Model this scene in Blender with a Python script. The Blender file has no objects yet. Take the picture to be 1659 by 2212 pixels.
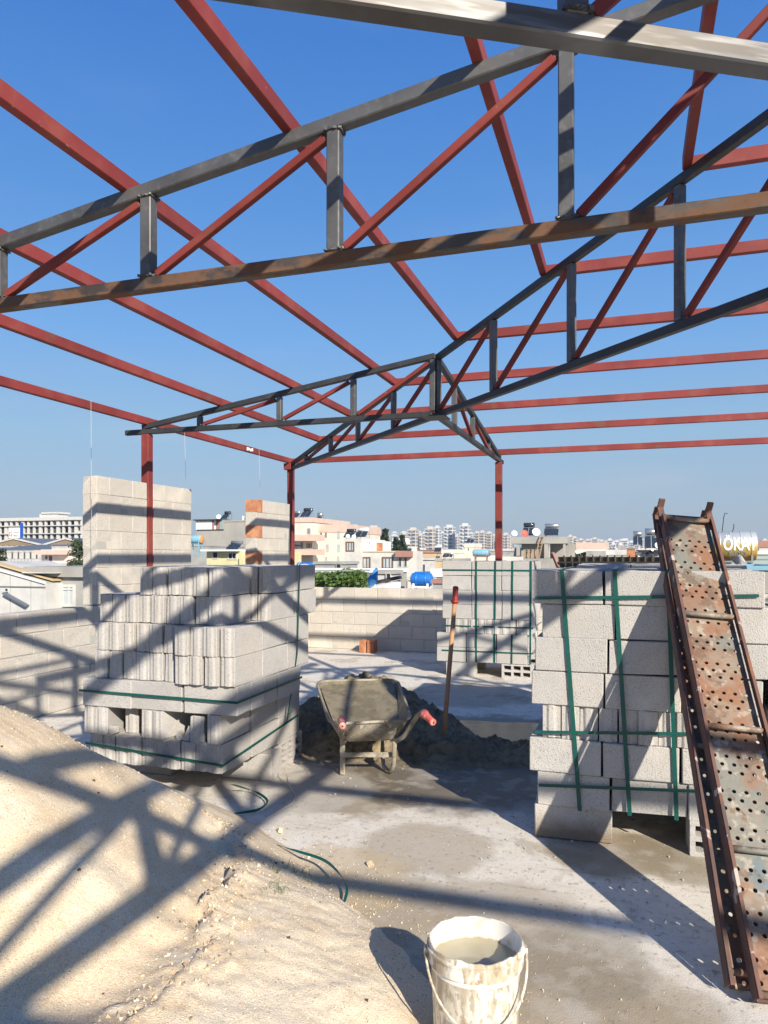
import bpy, bmesh, math, random
from mathutils import Vector, Matrix, noise
random.seed(7)
R = math.radians
scn = bpy.context.scene
COL = scn.collection
# ------------------------------------------------------------------ camera / sun / sky
TH = R(18.3); CS, SN = math.cos(TH), math.sin(TH)
EYE = 1.58
cam_d = bpy.data.cameras.new('camera'); cam = bpy.data.objects.new('camera', cam_d); COL.objects.link(cam)
cam.location = (0, 0, EYE); cam.rotation_euler = (R(90), 0, TH)
cam_d.sensor_fit = 'HORIZONTAL'; cam_d.sensor_width = 36; cam_d.lens = 36 * 1600 / 1659
cam_d.shift_y = 92 / 1659; cam_d.clip_start = 0.05; cam_d.clip_end = 9000
scn.camera = cam
SUNV = Vector((0.94, -1.0, 0.70)).normalized()
EL = math.asin(SUNV.z); AZ = math.atan2(SUNV.x, SUNV.y)
w = bpy.data.worlds.new('World'); scn.world = w; w.use_nodes = True
nt = w.node_tree; bg = nt.nodes['Background']
sky = nt.nodes.new('ShaderNodeTexSky'); sky.sky_type = 'NISHITA'; sky.sun_disc = False
sky.sun_elevation = EL; sky.sun_rotation = AZ; sky.altitude = 0
sky.air_density = 1.0; sky.dust_density = 0.35; sky.ozone_density = 3.5
EXPO = 0.6; K = 1 / (0.10 * 2 ** EXPO)
tc = nt.nodes.new('ShaderNodeTexCoord'); sp_ = nt.nodes.new('ShaderNodeSeparateXYZ'); nt.links.new(tc.outputs['Generated'], sp_.inputs[0])
cr = nt.nodes.new('ShaderNodeValToRGB'); cr.color_ramp.interpolation = 'LINEAR'
SK = [(0.0, (.36, .45, .55)), (.04, (.36, .455, .56)), (.079, (.355, .475, .62)), (.153, (.305, .50, .71)), (.274, (.175, .415, .82)), (.42, (.10, .31, .75)), (.57, (.055, .225, .67)), (1.0, (.03, .12, .38))]
cr.color_ramp.elements[0].position = 0; cr.color_ramp.elements[1].position = 1
for p_, c_ in SK[1:-1]: cr.color_ramp.elements.new(p_)
for e_, (p_, c_) in zip(cr.color_ramp.elements, SK): e_.position = p_; e_.color = (*c_, 1)
nt.links.new(sp_.outputs[2], cr.inputs[0])
sc_ = nt.nodes.new('ShaderNodeVectorMath'); sc_.operation = 'SCALE'; nt.links.new(cr.outputs[0], sc_.inputs[0]); sc_.inputs['Scale'].default_value = K
mx = nt.nodes.new('ShaderNodeMix'); mx.data_type = 'RGBA'; mx.inputs[0].default_value = .88
nt.links.new(sky.outputs[0], mx.inputs[6]); nt.links.new(sc_.outputs[0], mx.inputs[7])
mp_ = nt.nodes.new('ShaderNodeMapping'); mp_.inputs['Scale'].default_value = (2.2, 2.2, 9); nt.links.new(tc.outputs['Generated'], mp_.inputs[0])
cn_ = nt.nodes.new('ShaderNodeTexNoise'); cn_.inputs['Scale'].default_value = 1.6; cn_.inputs['Detail'].default_value = 6; nt.links.new(mp_.outputs[0], cn_.inputs[0])
def mr(src, a, b, c, d):
    n = nt.nodes.new('ShaderNodeMapRange'); n.interpolation_type = 'SMOOTHSTEP'
    for i_, v_ in zip(('From Min', 'From Max', 'To Min', 'To Max'), (a, b, c, d)): n.inputs[i_].default_value = v_
    nt.links.new(src, n.inputs['Value']); return n.outputs['Result']
def mm(a, b):
    n = nt.nodes.new('ShaderNodeMath'); n.operation = 'MULTIPLY'; nt.links.new(a, n.inputs[0]); nt.links.new(b, n.inputs[1]); return n.outputs[0]
cf_ = mm(mr(cn_.outputs['Fac'], .52, .78, 0, .30), mr(sp_.outputs[2], .05, .30, 1, .12))
mc_ = nt.nodes.new('ShaderNodeMix'); mc_.data_type = 'RGBA'; nt.links.new(cf_, mc_.inputs[0]); nt.links.new(mx.outputs[2], mc_.inputs[6]); mc_.inputs[7].default_value = (.60 * K, .64 * K, .70 * K, 1)
nt.links.new(mc_.outputs[2], bg.inputs[0]); bg.inputs[1].default_value = 0.10
sl = bpy.data.lights.new('sun', 'SUN'); sl.energy = 5.0; sl.angle = R(0.53); sl.color = (1.0, 0.91, 0.77)
so = bpy.data.objects.new('sun', sl); COL.objects.link(so)
so.rotation_euler = SUNV.to_track_quat('Z', 'Y').to_euler(); so.location = (0, 0, 20)
scn.view_settings.view_transform = 'Standard'; scn.view_settings.look = 'None'
scn.view_settings.exposure = EXPO; scn.view_settings.gamma = 1; scn.view_settings.use_curve_mapping = False
scn.render.resolution_x = 768; scn.render.resolution_y = 1024
scn.cycles.max_bounces = 6; scn.cycles.volume_bounces = 0

# ------------------------------------------------------------------ coordinates read off the photograph (1659 x 2212 px)
def c2w(x, d, z): return Vector((x * CS - d * SN, x * SN + d * CS, z))
def PY(vx, vy, Y):
    r = (vx - 830) / 1600; X = Y * (CS * r - SN) / (CS + SN * r); d = -SN * X + CS * Y
    return Vector((X, Y, EYE - (vy - 1198) / 1600 * d))
def PX(vx, vy, X):
    r = (vx - 830) / 1600; Y = X * (CS + SN * r) / (CS * r - SN); d = -SN * X + CS * Y
    return Vector((X, Y, EYE - (vy - 1198) / 1600 * d))
def PD(vx, vy, d): return c2w((vx - 830) / 1600 * d, d, EYE - (vy - 1198) / 1600 * d)
def PZ(vx, vy, z):
    d = (EYE - z) * 1600 / (vy - 1198); return c2w((vx - 830) / 1600 * d, d, z)

# ------------------------------------------------------------------ materials
def srgb(r, g, b):
    f = lambda c: ((c / 255 + .055) / 1.055) ** 2.4 if c > 10 else c / 255 / 12.92
    return (f(r), f(g), f(b))
def NN(t, k, **kw):
    n = t.nodes.new(k)
    for a, v in kw.items():
        if a[0] == '_': setattr(n, a[1:], v)
    return n
class M_:
    def __init__(s, name, base, rough=.8, metal=0.0, spec=None):
        s.m = bpy.data.materials.new(name); s.m.use_nodes = True; s.t = s.m.node_tree
        s.b = s.t.nodes['Principled BSDF']; s.b.inputs['Roughness'].default_value = rough
        s.b.inputs['Metallic'].default_value = metal
        if spec is not None: s.b.inputs['Specular IOR Level'].default_value = spec
        g = s.t.nodes.new('ShaderNodeNewGeometry'); s.pos = g.outputs['Position']; s.geo = g
        c = s.t.nodes.new('ShaderNodeRGB'); c.outputs[0].default_value = (*base, 1); s.c = c.outputs[0]
        s.norm = None; s.fin()
    def L(s, a, b): s.t.links.new(a, b)
    def fin(s):
        s.L(s.c, s.b.inputs['Base Color'])
        if s.norm: s.L(s.norm, s.b.inputs['Normal'])
    def tex(s, scale, detail=3, rough=.55, stretch=(1, 1, 1), kind='noise', feat=None):
        mp = s.t.nodes.new('ShaderNodeMapping'); mp.inputs['Scale'].default_value = tuple(scale * q for q in stretch)
        s.L(s.pos, mp.inputs['Vector'])
        if kind == 'noise':
            n = s.t.nodes.new('ShaderNodeTexNoise'); n.inputs['Scale'].default_value = 1
            n.inputs['Detail'].default_value = detail; n.inputs['Roughness'].default_value = rough
            s.L(mp.outputs[0], n.inputs['Vector']); return n.outputs['Fac']
        n = s.t.nodes.new('ShaderNodeTexVoronoi'); n.inputs['Scale'].default_value = 1
        if feat: n.feature = feat
        s.L(mp.outputs[0], n.inputs['Vector']); return n.outputs['Distance']
    def ramp(s, fac, lo, hi, a=0.0, b=1.0):
        n = s.t.nodes.new('ShaderNodeMapRange'); n.inputs['From Min'].default_value = lo; n.inputs['From Max'].default_value = hi
        n.inputs['To Min'].default_value = a; n.inputs['To Max'].default_value = b
        n.interpolation_type = 'SMOOTHSTEP'
        s.L(fac, n.inputs['Value']); return n.outputs['Result']
    def mul(s, a, b):
        n = s.t.nodes.new('ShaderNodeMath'); n.operation = 'MULTIPLY'; s.L(a, n.inputs[0])
        if isinstance(b, (int, float)): n.inputs[1].default_value = b
        else: s.L(b, n.inputs[1])
        return n.outputs[0]
    def add(s, a, b, op='ADD'):
        n = s.t.nodes.new('ShaderNodeMath'); n.operation = op; s.L(a, n.inputs[0])
        if isinstance(b, (int, float)): n.inputs[1].default_value = b
        else: s.L(b, n.inputs[1])
        return n.outputs[0]
    def mix(s, fac, col, mode='MIX'):
        n = s.t.nodes.new('ShaderNodeMix'); n.data_type = 'RGBA'; n.blend_type = mode
        if isinstance(fac, (int, float)): n.inputs[0].default_value = fac
        else: s.L(fac, n.inputs[0])
        s.L(s.c, n.inputs[6]); n.inputs[7].default_value = (*col, 1); s.c = n.outputs[2]; s.fin(); return s
    def spots(s, scale, lo, hi, col, amt=1.0, detail=3, stretch=(1, 1, 1), kind='noise'):
        f = s.ramp(s.tex(scale, detail, stretch=stretch, kind=kind), lo, hi, 0, amt); return s.mix(f, col)
    def rnd(s, amt, col=(.3, .28, .26)):
        o = s.t.nodes.new('ShaderNodeObjectInfo'); f = s.mul(o.outputs['Random'], amt); return s.mix(f, col)
    def bump(s, scale, strength=.5, dist=.01, detail=4, kind='noise', stretch=(1, 1, 1)):
        n = s.t.nodes.new('ShaderNodeBump'); n.inputs['Strength'].default_value = strength; n.inputs['Distance'].default_value = dist
        s.L(s.tex(scale, detail, kind=kind, stretch=stretch), n.inputs['Height'])
        if s.norm: s.L(s.norm, n.inputs['Normal'])
        s.norm = n.outputs[0]; s.fin(); return s
    def rough_by(s, fac, a, b): s.L(s.ramp(fac, 0, 1, a, b), s.b.inputs['Roughness']); return s
    def blob(s, p, r0, r1, wob=.35, sc=2.5):
        """soft patch round the world point p"""
        v = s.t.nodes.new('ShaderNodeVectorMath'); v.operation = 'DISTANCE'; s.L(s.pos, v.inputs[0]); v.inputs[1].default_value = p
        n = s.tex(sc, 8); k = s.add(v.outputs['Value'], s.mul(s.add(n, -.5), wob * 2 * r1))
        return s.ramp(k, r0, r1, 1, 0)

def block_mat(name, c, sc=150):
    m = M_(name, c, .95, spec=.1)
    m.spots(9, .35, .75, tuple(q * .86 for q in c), .6).spots(2.2, .4, .75, (c[0] * 1.05, c[1] * .98, c[2] * .88), .5)
    m.spots(sc, .56, .68, tuple(q * .38 for q in c), .75, 2).spots(sc * 1.7, .60, .70, tuple(min(1, q * 1.3) for q in c), .7, 1)
    m.rnd(.30, tuple(q * .66 for q in c)); m.spots(1.6, .55, .68, (c[0] * 1.22, c[1] * 1.2, c[2] * 1.16), .55, 5)
    m.bump(sc, .75, .006, 2).bump(30, .25, .004, 3)
    return m.m
MT = {}
MT['block'] = block_mat('pumice_block', (.47, .455, .435))
MT['block_wall'] = block_mat('pumice_block_wall', (.54, .505, .45), 110)
MT['block_stain'] = block_mat('pumice_block_damp', (.44, .42, .395), 120)
def _stain(mt):
    t = mt.node_tree; b = t.nodes['Principled BSDF']; src = b.inputs['Base Color'].links[0].from_socket
    g = t.nodes.new('ShaderNodeNewGeometry'); sp = t.nodes.new('ShaderNodeSeparateXYZ'); t.links.new(g.outputs['Position'], sp.inputs[0]); nz = t.nodes.new('ShaderNodeTexNoise'); nz.inputs['Scale'].default_value = 9; nz.inputs['Detail'].default_value = 5; t.links.new(g.outputs['Position'], nz.inputs[0])
    a = t.nodes.new('ShaderNodeMath'); a.operation = 'MULTIPLY_ADD'; t.links.new(nz.outputs['Fac'], a.inputs[0]); a.inputs[1].default_value = .12; t.links.new(sp.outputs[2], a.inputs[2])
    r = t.nodes.new('ShaderNodeMapRange'); t.links.new(a.outputs[0], r.inputs[0])
    for k, v in zip(('From Min', 'From Max', 'To Min', 'To Max'), (.10, .21, .85, 0)): r.inputs[k].default_value = v
    x = t.nodes.new('ShaderNodeMix'); x.data_type = 'RGBA'; t.links.new(r.outputs[0], x.inputs[0]); t.links.new(src, x.inputs[6]); x.inputs[7].default_value = (.20, .145, .095, 1); t.links.new(x.outputs[2], b.inputs['Base Color'])
_stain(MT['block_stain'])
m = M_('mortar', (.40, .385, .35), .95, spec=.1); m.bump(60, .5, .006); MT['mortar'] = m.m
def red_brick():
    m = M_('red_brick', (.40, .165, .09), .85, spec=.2); m.spots(6, .4, .7, (.56, .3, .17), .8).spots(60, .5, .7, (.3, .09, .04), .5)
    m.bump(40, .4, .004); return m.m
MT['brick'] = red_brick()
# concrete slab
m = M_('slab', (.69, .64, .555), .9, spec=.12)
m.spots(.9, .50, .72, (.56, .51, .42), .6, 6).spots(5, .45, .7, (.70, .675, .63), .6, 5).spots(2.3, .57, .62, (.36, .315, .245), .6, 8, stretch=(1, .6, 1))
m.spots(1.7, .61, .65, (.38, .32, .235), .5, 9).spots(14, .60, .68, (.42, .37, .29), .55, 6).spots(22, .63, .67, (.78, .76, .72), .7, 6).spots(40, .60, .66, (.46, .40, .30), .6, 5, stretch=(2.5, .4, 1)).spots(3, .55, .60, (.72, .69, .64), .5, 9, stretch=(.5, 1.6, 1))
m.spots(170, .58, .68, (.40, .35, .27), .6, 2).spots(90, .64, .69, (.70, .60, .44), .8, 2).spots(55, .66, .70, (.22, .19, .15), .7, 3)
m.spots(9, .60, .72, (.40, .36, .30), .5, 5, stretch=(.15, 2.2, 1))
def slabblob(vx, vy, r0, r1, col, amt):
    f = m.mul(m.blob(PZ(vx, vy, 0), (r0 + 2 * r1) / 3.6, r1 * .85, .38, 4.5), amt); m.mix(f, col); return f
slabblob(760, 1700, .2, .75, (.24, .19, .125), .75); slabblob(1000, 1690, .3, .9, (.20, .185, .165), .55)
wet1 = slabblob(950, 1640, .8, 1.4, (.15, .125, .09), .85); slabblob(1080, 1600, .6, 1.3, (.17, .14, .10), .65)
slabblob(1010, 1500, .3, 1.0, (.20, .17, .13), .55); slabblob(1320, 1840, .1, .45, (.27, .22, .15), .75)
slabblob(1500, 1850, .1, .5, (.26, .215, .145), .7); slabblob(1120, 2190, .2, .75, (.36, .295, .205), .8)
slabblob(1290, 2200, .1, .6, (.36, .295, .205), .7); slabblob(800, 1960, .1, .6, (.34, .28, .19), .6); slabblob(1090, 1970, .05, .45, (.36, .30, .22), .6); slabblob(920, 1830, .05, .5, (.36, .305, .225), .65); slabblob(1260, 2080, .05, .4, (.26, .23, .18), .6); slabblob(860, 2040, .2, .7, (.36, .29, .2), .6)
slabblob(640, 1700, .3, .7, (.5, .47, .42), .6); slabblob(700, 1900, .1, .55, (.52, .41, .25), .6)
m.spots(7, .52, .62, (.50, .46, .39), .35, 8).spots(28, .58, .66, (.24, .205, .155), .5, 6).spots(2.6, .54, .66, (.60, .55, .47), .3, 9)
m.L(m.ramp(wet1, 0, .9, .85, .45), m.b.inputs['Roughness'])
m.bump(35, .35, .004, 5).bump(160, .5, .003, 2).bump(3, .15, .02, 4)
MT['slab'] = m.m
# sand
m = M_('sand', (.70, .565, .395), .95, spec=.08)
m.spots(1.3, .46, .62, (.80, .70, .54), .85, 4).spots(3.4, .50, .66, (.60, .45, .28), .6, 6).spots(7, .56, .63, (.74, .66, .54), .5, 6)
m.spots(200, .54, .66, (.40, .30, .19), .7, 2).spots(300, .56, .66, (.86, .76, .58), .7, 1).spots(380, .58, .66, (.30, .22, .14), .6, 2).spots(45, .64, .70, (.50, .39, .26), .5, 3)
m.bump(240, .8, .005, 2).bump(80, .35, .006, 3).bump(14, .2, .015, 5)
MT['sand'] = m.m
m = M_('wet_mortar_heap', (.215, .17, .11), .8, spec=.35)
m.spots(2.2, .44, .60, (.33, .26, .155), .9, 6).spots(16, .45, .7, (.05, .045, .038), .6).spots(90, .6, .7, (.32, .27, .18), .5)
m.bump(25, .9, .03, 6).bump(110, .6, .008, 3); MT['heap'] = m.m
m = M_('puddle', (.23, .18, .115), .22, spec=.3); m.spots(3, .45, .6, (.15, .115, .075), .8, 5); m.bump(9, .06, .01); MT['water'] = m.m
# steel
def steel(name, c, rust=0.0, rc=(.36, .14, .035), metal=.75, rough=.42):
    m = M_(name, c, rough, metal)
    m.spots(3, .35, .7, tuple(q * .55 for q in c), .8, 5, stretch=(1, 1, 1)).spots(25, .5, .75, tuple(q * 1.5 for q in c), .5, 4)
    if rust:
        n = m.tex(4.5, 6, .65, stretch=(1, 2.2, 2.2)); f = m.ramp(n, .58 - .2 * rust, .66 - .12 * rust, 0, .95); m.mix(f, rc)
        n2 = m.tex(30, 5); f2 = m.ramp(n2, .5, .7, 0, .5 * rust); m.mix(f2, tuple(q * .5 for q in rc))
        m.L(m.ramp(f, 0, 1, metal, .1), m.b.inputs['Metallic']); m.L(m.ramp(f, 0, 1, rough, .85), m.b.inputs['Roughness'])
    m.bump(60, .2, .002); return m.m
MT['steel'] = steel('mill_scale_steel', (.12, .12, .12), .0, metal=.35, rough=.5)
MT['steel_far'] = steel('dark_steel', (.045, .047, .05), .0, metal=.2, rough=.55)
MT['rusty'] = steel('rusting_steel', (.085, .07, .06), .80, (.135, .068, .036), metal=.35, rough=.5)
m = M_('bare_steel', (.115, .117, .12), .50, .55); m.spots(2.5, .42, .6, (.09, .08, .07), .8, 5, stretch=(1, 1, 8)).spots(40, .5, .7, (.24, .24, .24), .6, stretch=(.1, .1, 1)).spots(7, .66, .72, (.25, .09, .03), .8)
m.bump(50, .12, .002, stretch=(.1, .1, 1)); MT['bare'] = m.m
def redp(name, c):
    m = M_(name, c, .62, spec=.3)
    m.spots(5, .45, .65, (c[0] * 1.15, c[1] * 1.8, c[2] * 1.5), .6, 6).spots(1.4, .42, .60, tuple(q * .66 for q in c), .65, 5).spots(2.2, .62, .68, (c[0] * .75, c[1] * 1.7, c[2] * 1.2), .7, 7).spots(30, .70, .74, (.42, .3, .26), .5, 4)
    m.bump(70, .2, .002); return m.m
MT['red'] = redp('red_primer', (.225, .040, .036)); MT['red_diag'] = redp('red_primer_dark', (.19, .032, .027))
m = M_('green_strap', (.006, .075, .062), .35, spec=.4); m.spots(20, .5, .7, (.012, .11, .09), .5); MT['strap'] = m.m
m = M_('scaffold_plate', (.235, .12, .07), .7, .1)
m.spots(2.6, .46, .60, (.16, .20, .185), .8, 6).spots(6, .52, .60, (.27, .22, .165), .6, 6).spots(9, .60, .68, (.10, .055, .035), .8, 5).spots(5, .68, .71, (.55, .53, .50), .9, 4)
m.spots(3.3, .68, .74, (.09, .15, .20), .5).spots(2.2, .50, .60, (.25, .225, .18), .75, 7).spots(12, .52, .60, (.09, .055, .04), .6, 6).spots(20, .58, .64, (.40, .36, .30), .6, 6).spots(70, .5, .7, (.30, .16, .09), .5, 3)
m.bump(45, .5, .004, 5); MT['deck'] = m.m
m = M_('scaffold_rail', (.15, .075, .055), .75, .1)
m.spots(7, .48, .60, (.085, .055, .05), .8, 6).spots(10, .62, .67, (.5, .44, .38), .8, 5).spots(3, .55, .7, (.32, .13, .06), .6)
m.bump(50, .5, .004, 5); MT['rail'] = m.m
m = M_('barrow_steel', (.36, .33, .265), .85, .0); m.spots(8, .42, .58, (.22, .19, .14), .85, 6).spots(22, .52, .62, (.15, .12, .085), .6, 5).spots(16, .58, .66, (.50, .47, .40), .7, 6).spots(14, .62, .70, (.16, .05, .03), .8, 5).spots(60, .6, .7, (.55, .52, .46), .6)
m.bump(60, .6, .004); MT['barrow'] = m.m
m = M_('mortar_coat', (.145, .125, .08), .5, spec=.5); m.spots(6, .44, .58, (.22, .19, .13), .85, 6).spots(15, .55, .66, (.09, .08, .055), .6, 6).spots(60, .66, .72, (.42, .38, .28), .7)
m.bump(80, .5, .004).bump(9, .3, .01); MT['coat'] = m.m
m = M_('red_rubber', (.62, .13, .10), .55); m.spots(18, .5, .64, (.68, .38, .32), .9, stretch=(1, 1, .4)); MT['grip'] = m.m
m = M_('tyre', (.03, .03, .03), .9); m.spots(12, .45, .6, (.2, .18, .14), .7); MT['tyre'] = m.m
m = M_('wood_handle', (.42, .235, .12), .7); m.spots(30, .4, .7, (.30, .16, .08), .6, stretch=(1, 1, .08)); MT['wood'] = m.m
m = M_('pail', (.68, .64, .55), .6); m.spots(26, .46, .58, (.38, .31, .20), .7, 6, stretch=(1, 1, .22)).spots(12, .50, .60, (.42, .34, .23), .8, 6, stretch=(1, 1, .5)).spots(70, .5, .62, (.24, .19, .12), .55, 4, stretch=(1, 1, .4)).spots(18, .57, .62, (.80, .77, .69), .9, 5, stretch=(1, 1, .6))
m.bump(50, .5, .003, 4, stretch=(1, 1, .4)); MT['pail'] = m.m
m = M_('pail_in', (.78, .76, .70), .5); m.spots(14, .5, .66, (.45, .40, .30), .7, 5); MT['pail_in'] = m.m
m = M_('pail_water', (.40, .355, .245), .12, spec=.5); m.bump(8, .04, .01); MT['milky'] = m.m
def flat(n, c, r=.8, metal=0, wear=.25, sc=1.2):
    if n in MT: return MT[n]
    m = M_(n, c, r, metal)
    if wear: m.spots(sc, .4, .75, tuple(q * .72 for q in c), wear * 2, 5).spots(sc * 5, .45, .75, tuple(q * .8 for q in c), wear, 4, stretch=(1, 1, .3))
    MT[n] = m.m; return m.m
flat('glass', (.06, .075, .09), .15, 0, 0); flat('glass_pale', (.42, .47, .50), .2, 0, .3)
flat('white', (.57, .56, .53), wear=.4); flat('cream', (.68, .63, .55)); flat('pinkwall', (.64, .57, .52)); flat('peach', (.62, .46, .38))
flat('terra', (.36, .19, .15)); flat('concrete', (.36, .345, .31), .9, 0, .4, .5); flat('greywall', (.36, .36, .34), wear=.45); flat('yellowwall', (.60, .56, .33), .9, 0, .35)
flat('ochre', (.56, .42, .24)); flat('bluetank', (.02, .17, .55), .4); flat('paleblue', (.22, .42, .52), .5); flat('silver', (.45, .48, .50), .3, .7)
flat('panel', (.03, .04, .055), .15); flat('roofblue', (.13, .15, .18), .6); flat('dark', (.02, .02, .022), .8, 0, 0); flat('brownframe', (.16, .09, .06), .6)
flat('teal', (.30, .37, .36), .6, .0); flat('browngable', (.27, .20, .13), .9, 0, .5, .3); flat('tower', (.58, .585, .58), .8, 0, .12, .1); flat('tower_dark', (.13, .15, .18), .4, 0, 0)
flat('tower_warm', (.55, .50, .44), .8, 0, .15, .1); flat('orange', (.62, .27, .09), .6); flat('palletwood', (.34, .25, .16), .9); flat('cable', (.55, .5, .4), .6, 0, 0)
flat('dishred', (.42, .11, .07), .6); flat('dishwhite', (.75, .75, .74), .5, 0, 0); flat('bluecloth', (.05, .25, .60), .8); flat('signblue', (.01, .08, .42), .5, 0, 0)
flat('signred', (.62, .12, .08), .5, 0, 0); flat('signgrey', (.22, .25, .28), .5, 0, 0); flat('letters', (.82, .82, .78), .6, 0, .1); flat('numbers', (.30, .32, .27), .6, 0, .2)
flat('trunk', (.10, .07, .045), .9); flat('rail_metal', (.25, .27, .27), .5, .3)
m = M_('okay_tank', (.44, .47, .48), .45, .3)
sp = m.t.nodes.new('ShaderNodeSeparateXYZ'); m.L(m.pos, sp.inputs[0]); OKZ = (1.55, 2.55)
f = m.ramp(m.add(sp.outputs[2], m.mul(m.add(m.tex(2, 5), -.5), .25)), 1.83, 2.12, .95, 0); m.mix(f, (.50, .33, .07))
f = m.ramp(m.add(sp.outputs[2], m.mul(m.add(m.tex(3, 5), -.5), .2)), 1.40, 1.60, .95, 0); m.mix(f, (.24, .09, .03)); MT['okay'] = m.m
def leafmat(n, c):
    m = M_(n, c, .7); o = m.t.nodes.new('ShaderNodeNewGeometry'); m.mix(m.mul(o.outputs['Random Per Island'], .75), (c[0] * 2.1, c[1] * 1.75, c[2] * 1.2)); MT[n] = m.m
leafmat('leaf_pine', (.028, .048, .024)); leafmat('leaf_vine', (.05, .10, .022)); leafmat('leaf_dark', (.018, .034, .022))
flat('ground', (.26, .23, .19), .95, 0, .4, .05)

# ------------------------------------------------------------------ object helpers
def tag(o, label=None, cat=None, group=None, kind=None):
    if label: o['label'] = label
    if cat: o['category'] = cat
    if group: o['group'] = group
    if kind: o['kind'] = kind
    return o
def thing(name, label, cat, loc=(0, 0, 0), group=None):
    o = bpy.data.objects.new(name, None); o.empty_display_size = .2; COL.objects.link(o); o.location = loc
    return tag(o, label, cat, group)
def link(name, me, mt=None, parent=None, loc=None, rot=None, scale=None):
    """mesh in world coordinates (or placed with loc); parent's own offset is taken off"""
    o = bpy.data.objects.new(name, me); COL.objects.link(o)
    if mt and not me.materials:
        for q in (mt if isinstance(mt, (list, tuple)) else [mt]): me.materials.append(MT[q] if isinstance(q, str) else q)
    l = Vector(loc) if loc is not None else Vector((0, 0, 0))
    if parent is not None:
        o.parent = parent
        if parent.type == 'EMPTY': l = l - Vector(parent.location)
        elif parent.parent is not None: l = l - (Vector(parent.location) + Vector(parent.parent.location))
        else: l = l - Vector(parent.location)
    o.location = l
    if rot: o.rotation_euler = rot
    if scale: o.scale = scale
    return o
class MB:
    def __init__(s): s.v = []; s.f = []; s.mi = []; s.cur = 0
    def face(s, idx): s.f.append(idx); s.mi.append(s.cur)
    def box(s, c, size, rz=0, rot=None):
        hx, hy, hz = (q / 2 for q in size); b = len(s.v); M = rot or Matrix.Rotation(rz, 3, 'Z'); c = Vector(c)
        for k in ((-1, -1, -1), (1, -1, -1), (1, 1, -1), (-1, 1, -1), (-1, -1, 1), (1, -1, 1), (1, 1, 1), (-1, 1, 1)):
            s.v.append(c + M @ Vector((k[0] * hx, k[1] * hy, k[2] * hz)))
        for q in ((0, 3, 2, 1), (4, 5, 6, 7), (0, 1, 5, 4), (1, 2, 6, 5), (2, 3, 7, 6), (3, 0, 4, 7)): s.face([b + i for i in q])
        return s
    def span(s, x0, x1, y0, y1, z0, z1): return s.box(((x0 + x1) / 2, (y0 + y1) / 2, (z0 + z1) / 2), (abs(x1 - x0), abs(y1 - y0), abs(z1 - z0)))
    def beam(s, p0, p1, wd, ht, up=(0, 0, 1)):
        p0, p1 = Vector(p0), Vector(p1); a = (p1 - p0); L = a.length; a.normalize(); u = Vector(up)
        if abs(a.dot(u)) > .99: u = Vector((0, 1, 0))
        side = a.cross(u).normalized(); u = side.cross(a).normalized()
        return s.box((p0 + p1) / 2, (L, wd, ht), rot=Matrix((a, side, u)).transposed())
    def tube(s, pts, r, n=8, cap=True):
        pts = [Vector(p) for p in pts]; rs = r if isinstance(r, (list, tuple)) else [r] * len(pts); b = len(s.v); pu = None
        for i, p in enumerate(pts):
            a = (pts[min(i + 1, len(pts) - 1)] - pts[max(i - 1, 0)]).normalized()
            if pu is None: pu = a.orthogonal().normalized()
            u = (pu - a * pu.dot(a)).normalized(); pu = u; v = a.cross(u)
            for k in range(n):
                t = 2 * math.pi * k / n; s.v.append(p + (u * math.cos(t) + v * math.sin(t)) * rs[i])
        for i in range(len(pts) - 1):
            for k in range(n): s.face([b + i * n + k, b + i * n + (k + 1) % n, b + (i + 1) * n + (k + 1) % n, b + (i + 1) * n + k])
        if cap:
            s.face([b + k for k in range(n)][::-1]); e = b + (len(pts) - 1) * n; s.face([e + k for k in range(n)])
        return s
    def loft(s, rings, cap0=False, cap1=False, closed=True):
        b = len(s.v); n = len(rings[0])
        for r in rings: s.v += [Vector(p) for p in r]
        for i in range(len(rings) - 1):
            for k in range(n if closed else n - 1): s.face([b + i * n + k, b + i * n + (k + 1) % n, b + (i + 1) * n + (k + 1) % n, b + (i + 1) * n + k])
        if cap0: s.face([b + k for k in range(n)][::-1])
        if cap1: s.face([b + (len(rings) - 1) * n + k for k in range(n)])
        return s
    def lathe(s, prof, c, n=32, axis='Z', rz=0):
        rings = []
        for r, z in prof:
            rg = []
            for k in range(n):
                t = 2 * math.pi * k / n; x, y = r * math.cos(t), r * math.sin(t)
                p = Vector((x, y, z)) if axis == 'Z' else Vector((z, x, y))
                rg.append(Matrix.Rotation(rz, 3, 'Z') @ p + Vector(c))
            rings.append(rg)
        return s.loft(rings)
    def mesh(s, name, smooth=False, bevel=0, jit=0):
        me = bpy.data.meshes.new(name)
        vs = [(v[0] + random.uniform(-jit, jit), v[1] + random.uniform(-jit, jit), v[2] + random.uniform(-jit, jit)) for v in s.v] if jit else [tuple(v) for v in s.v]
        me.from_pydata(vs, [], s.f)
        if max(s.mi, default=0) > 0: me.polygons.foreach_set('material_index', s.mi)
        if bevel:
            bm = bmesh.new(); bm.from_mesh(me)
            es = [e for e in bm.edges if len(e.link_faces) == 2 and e.calc_face_angle(0) > .5]
            bmesh.ops.bevel(bm, geom=es, offset=bevel, segments=1, affect='EDGES'); bm.to_mesh(me); bm.free()
        if smooth:
            me.polygons.foreach_set('use_smooth', [True] * len(me.polygons))
        me.update(); return me
    def put(s, name, mt, parent=None, smooth=False, bevel=0, jit=0): return link(name, s.mesh(name, smooth, bevel, jit), mt, parent)
def autosmooth(o, ang=40):
    try: o.data.set_sharp_from_angle(angle=R(ang))
    except Exception: pass
    return o

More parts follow.
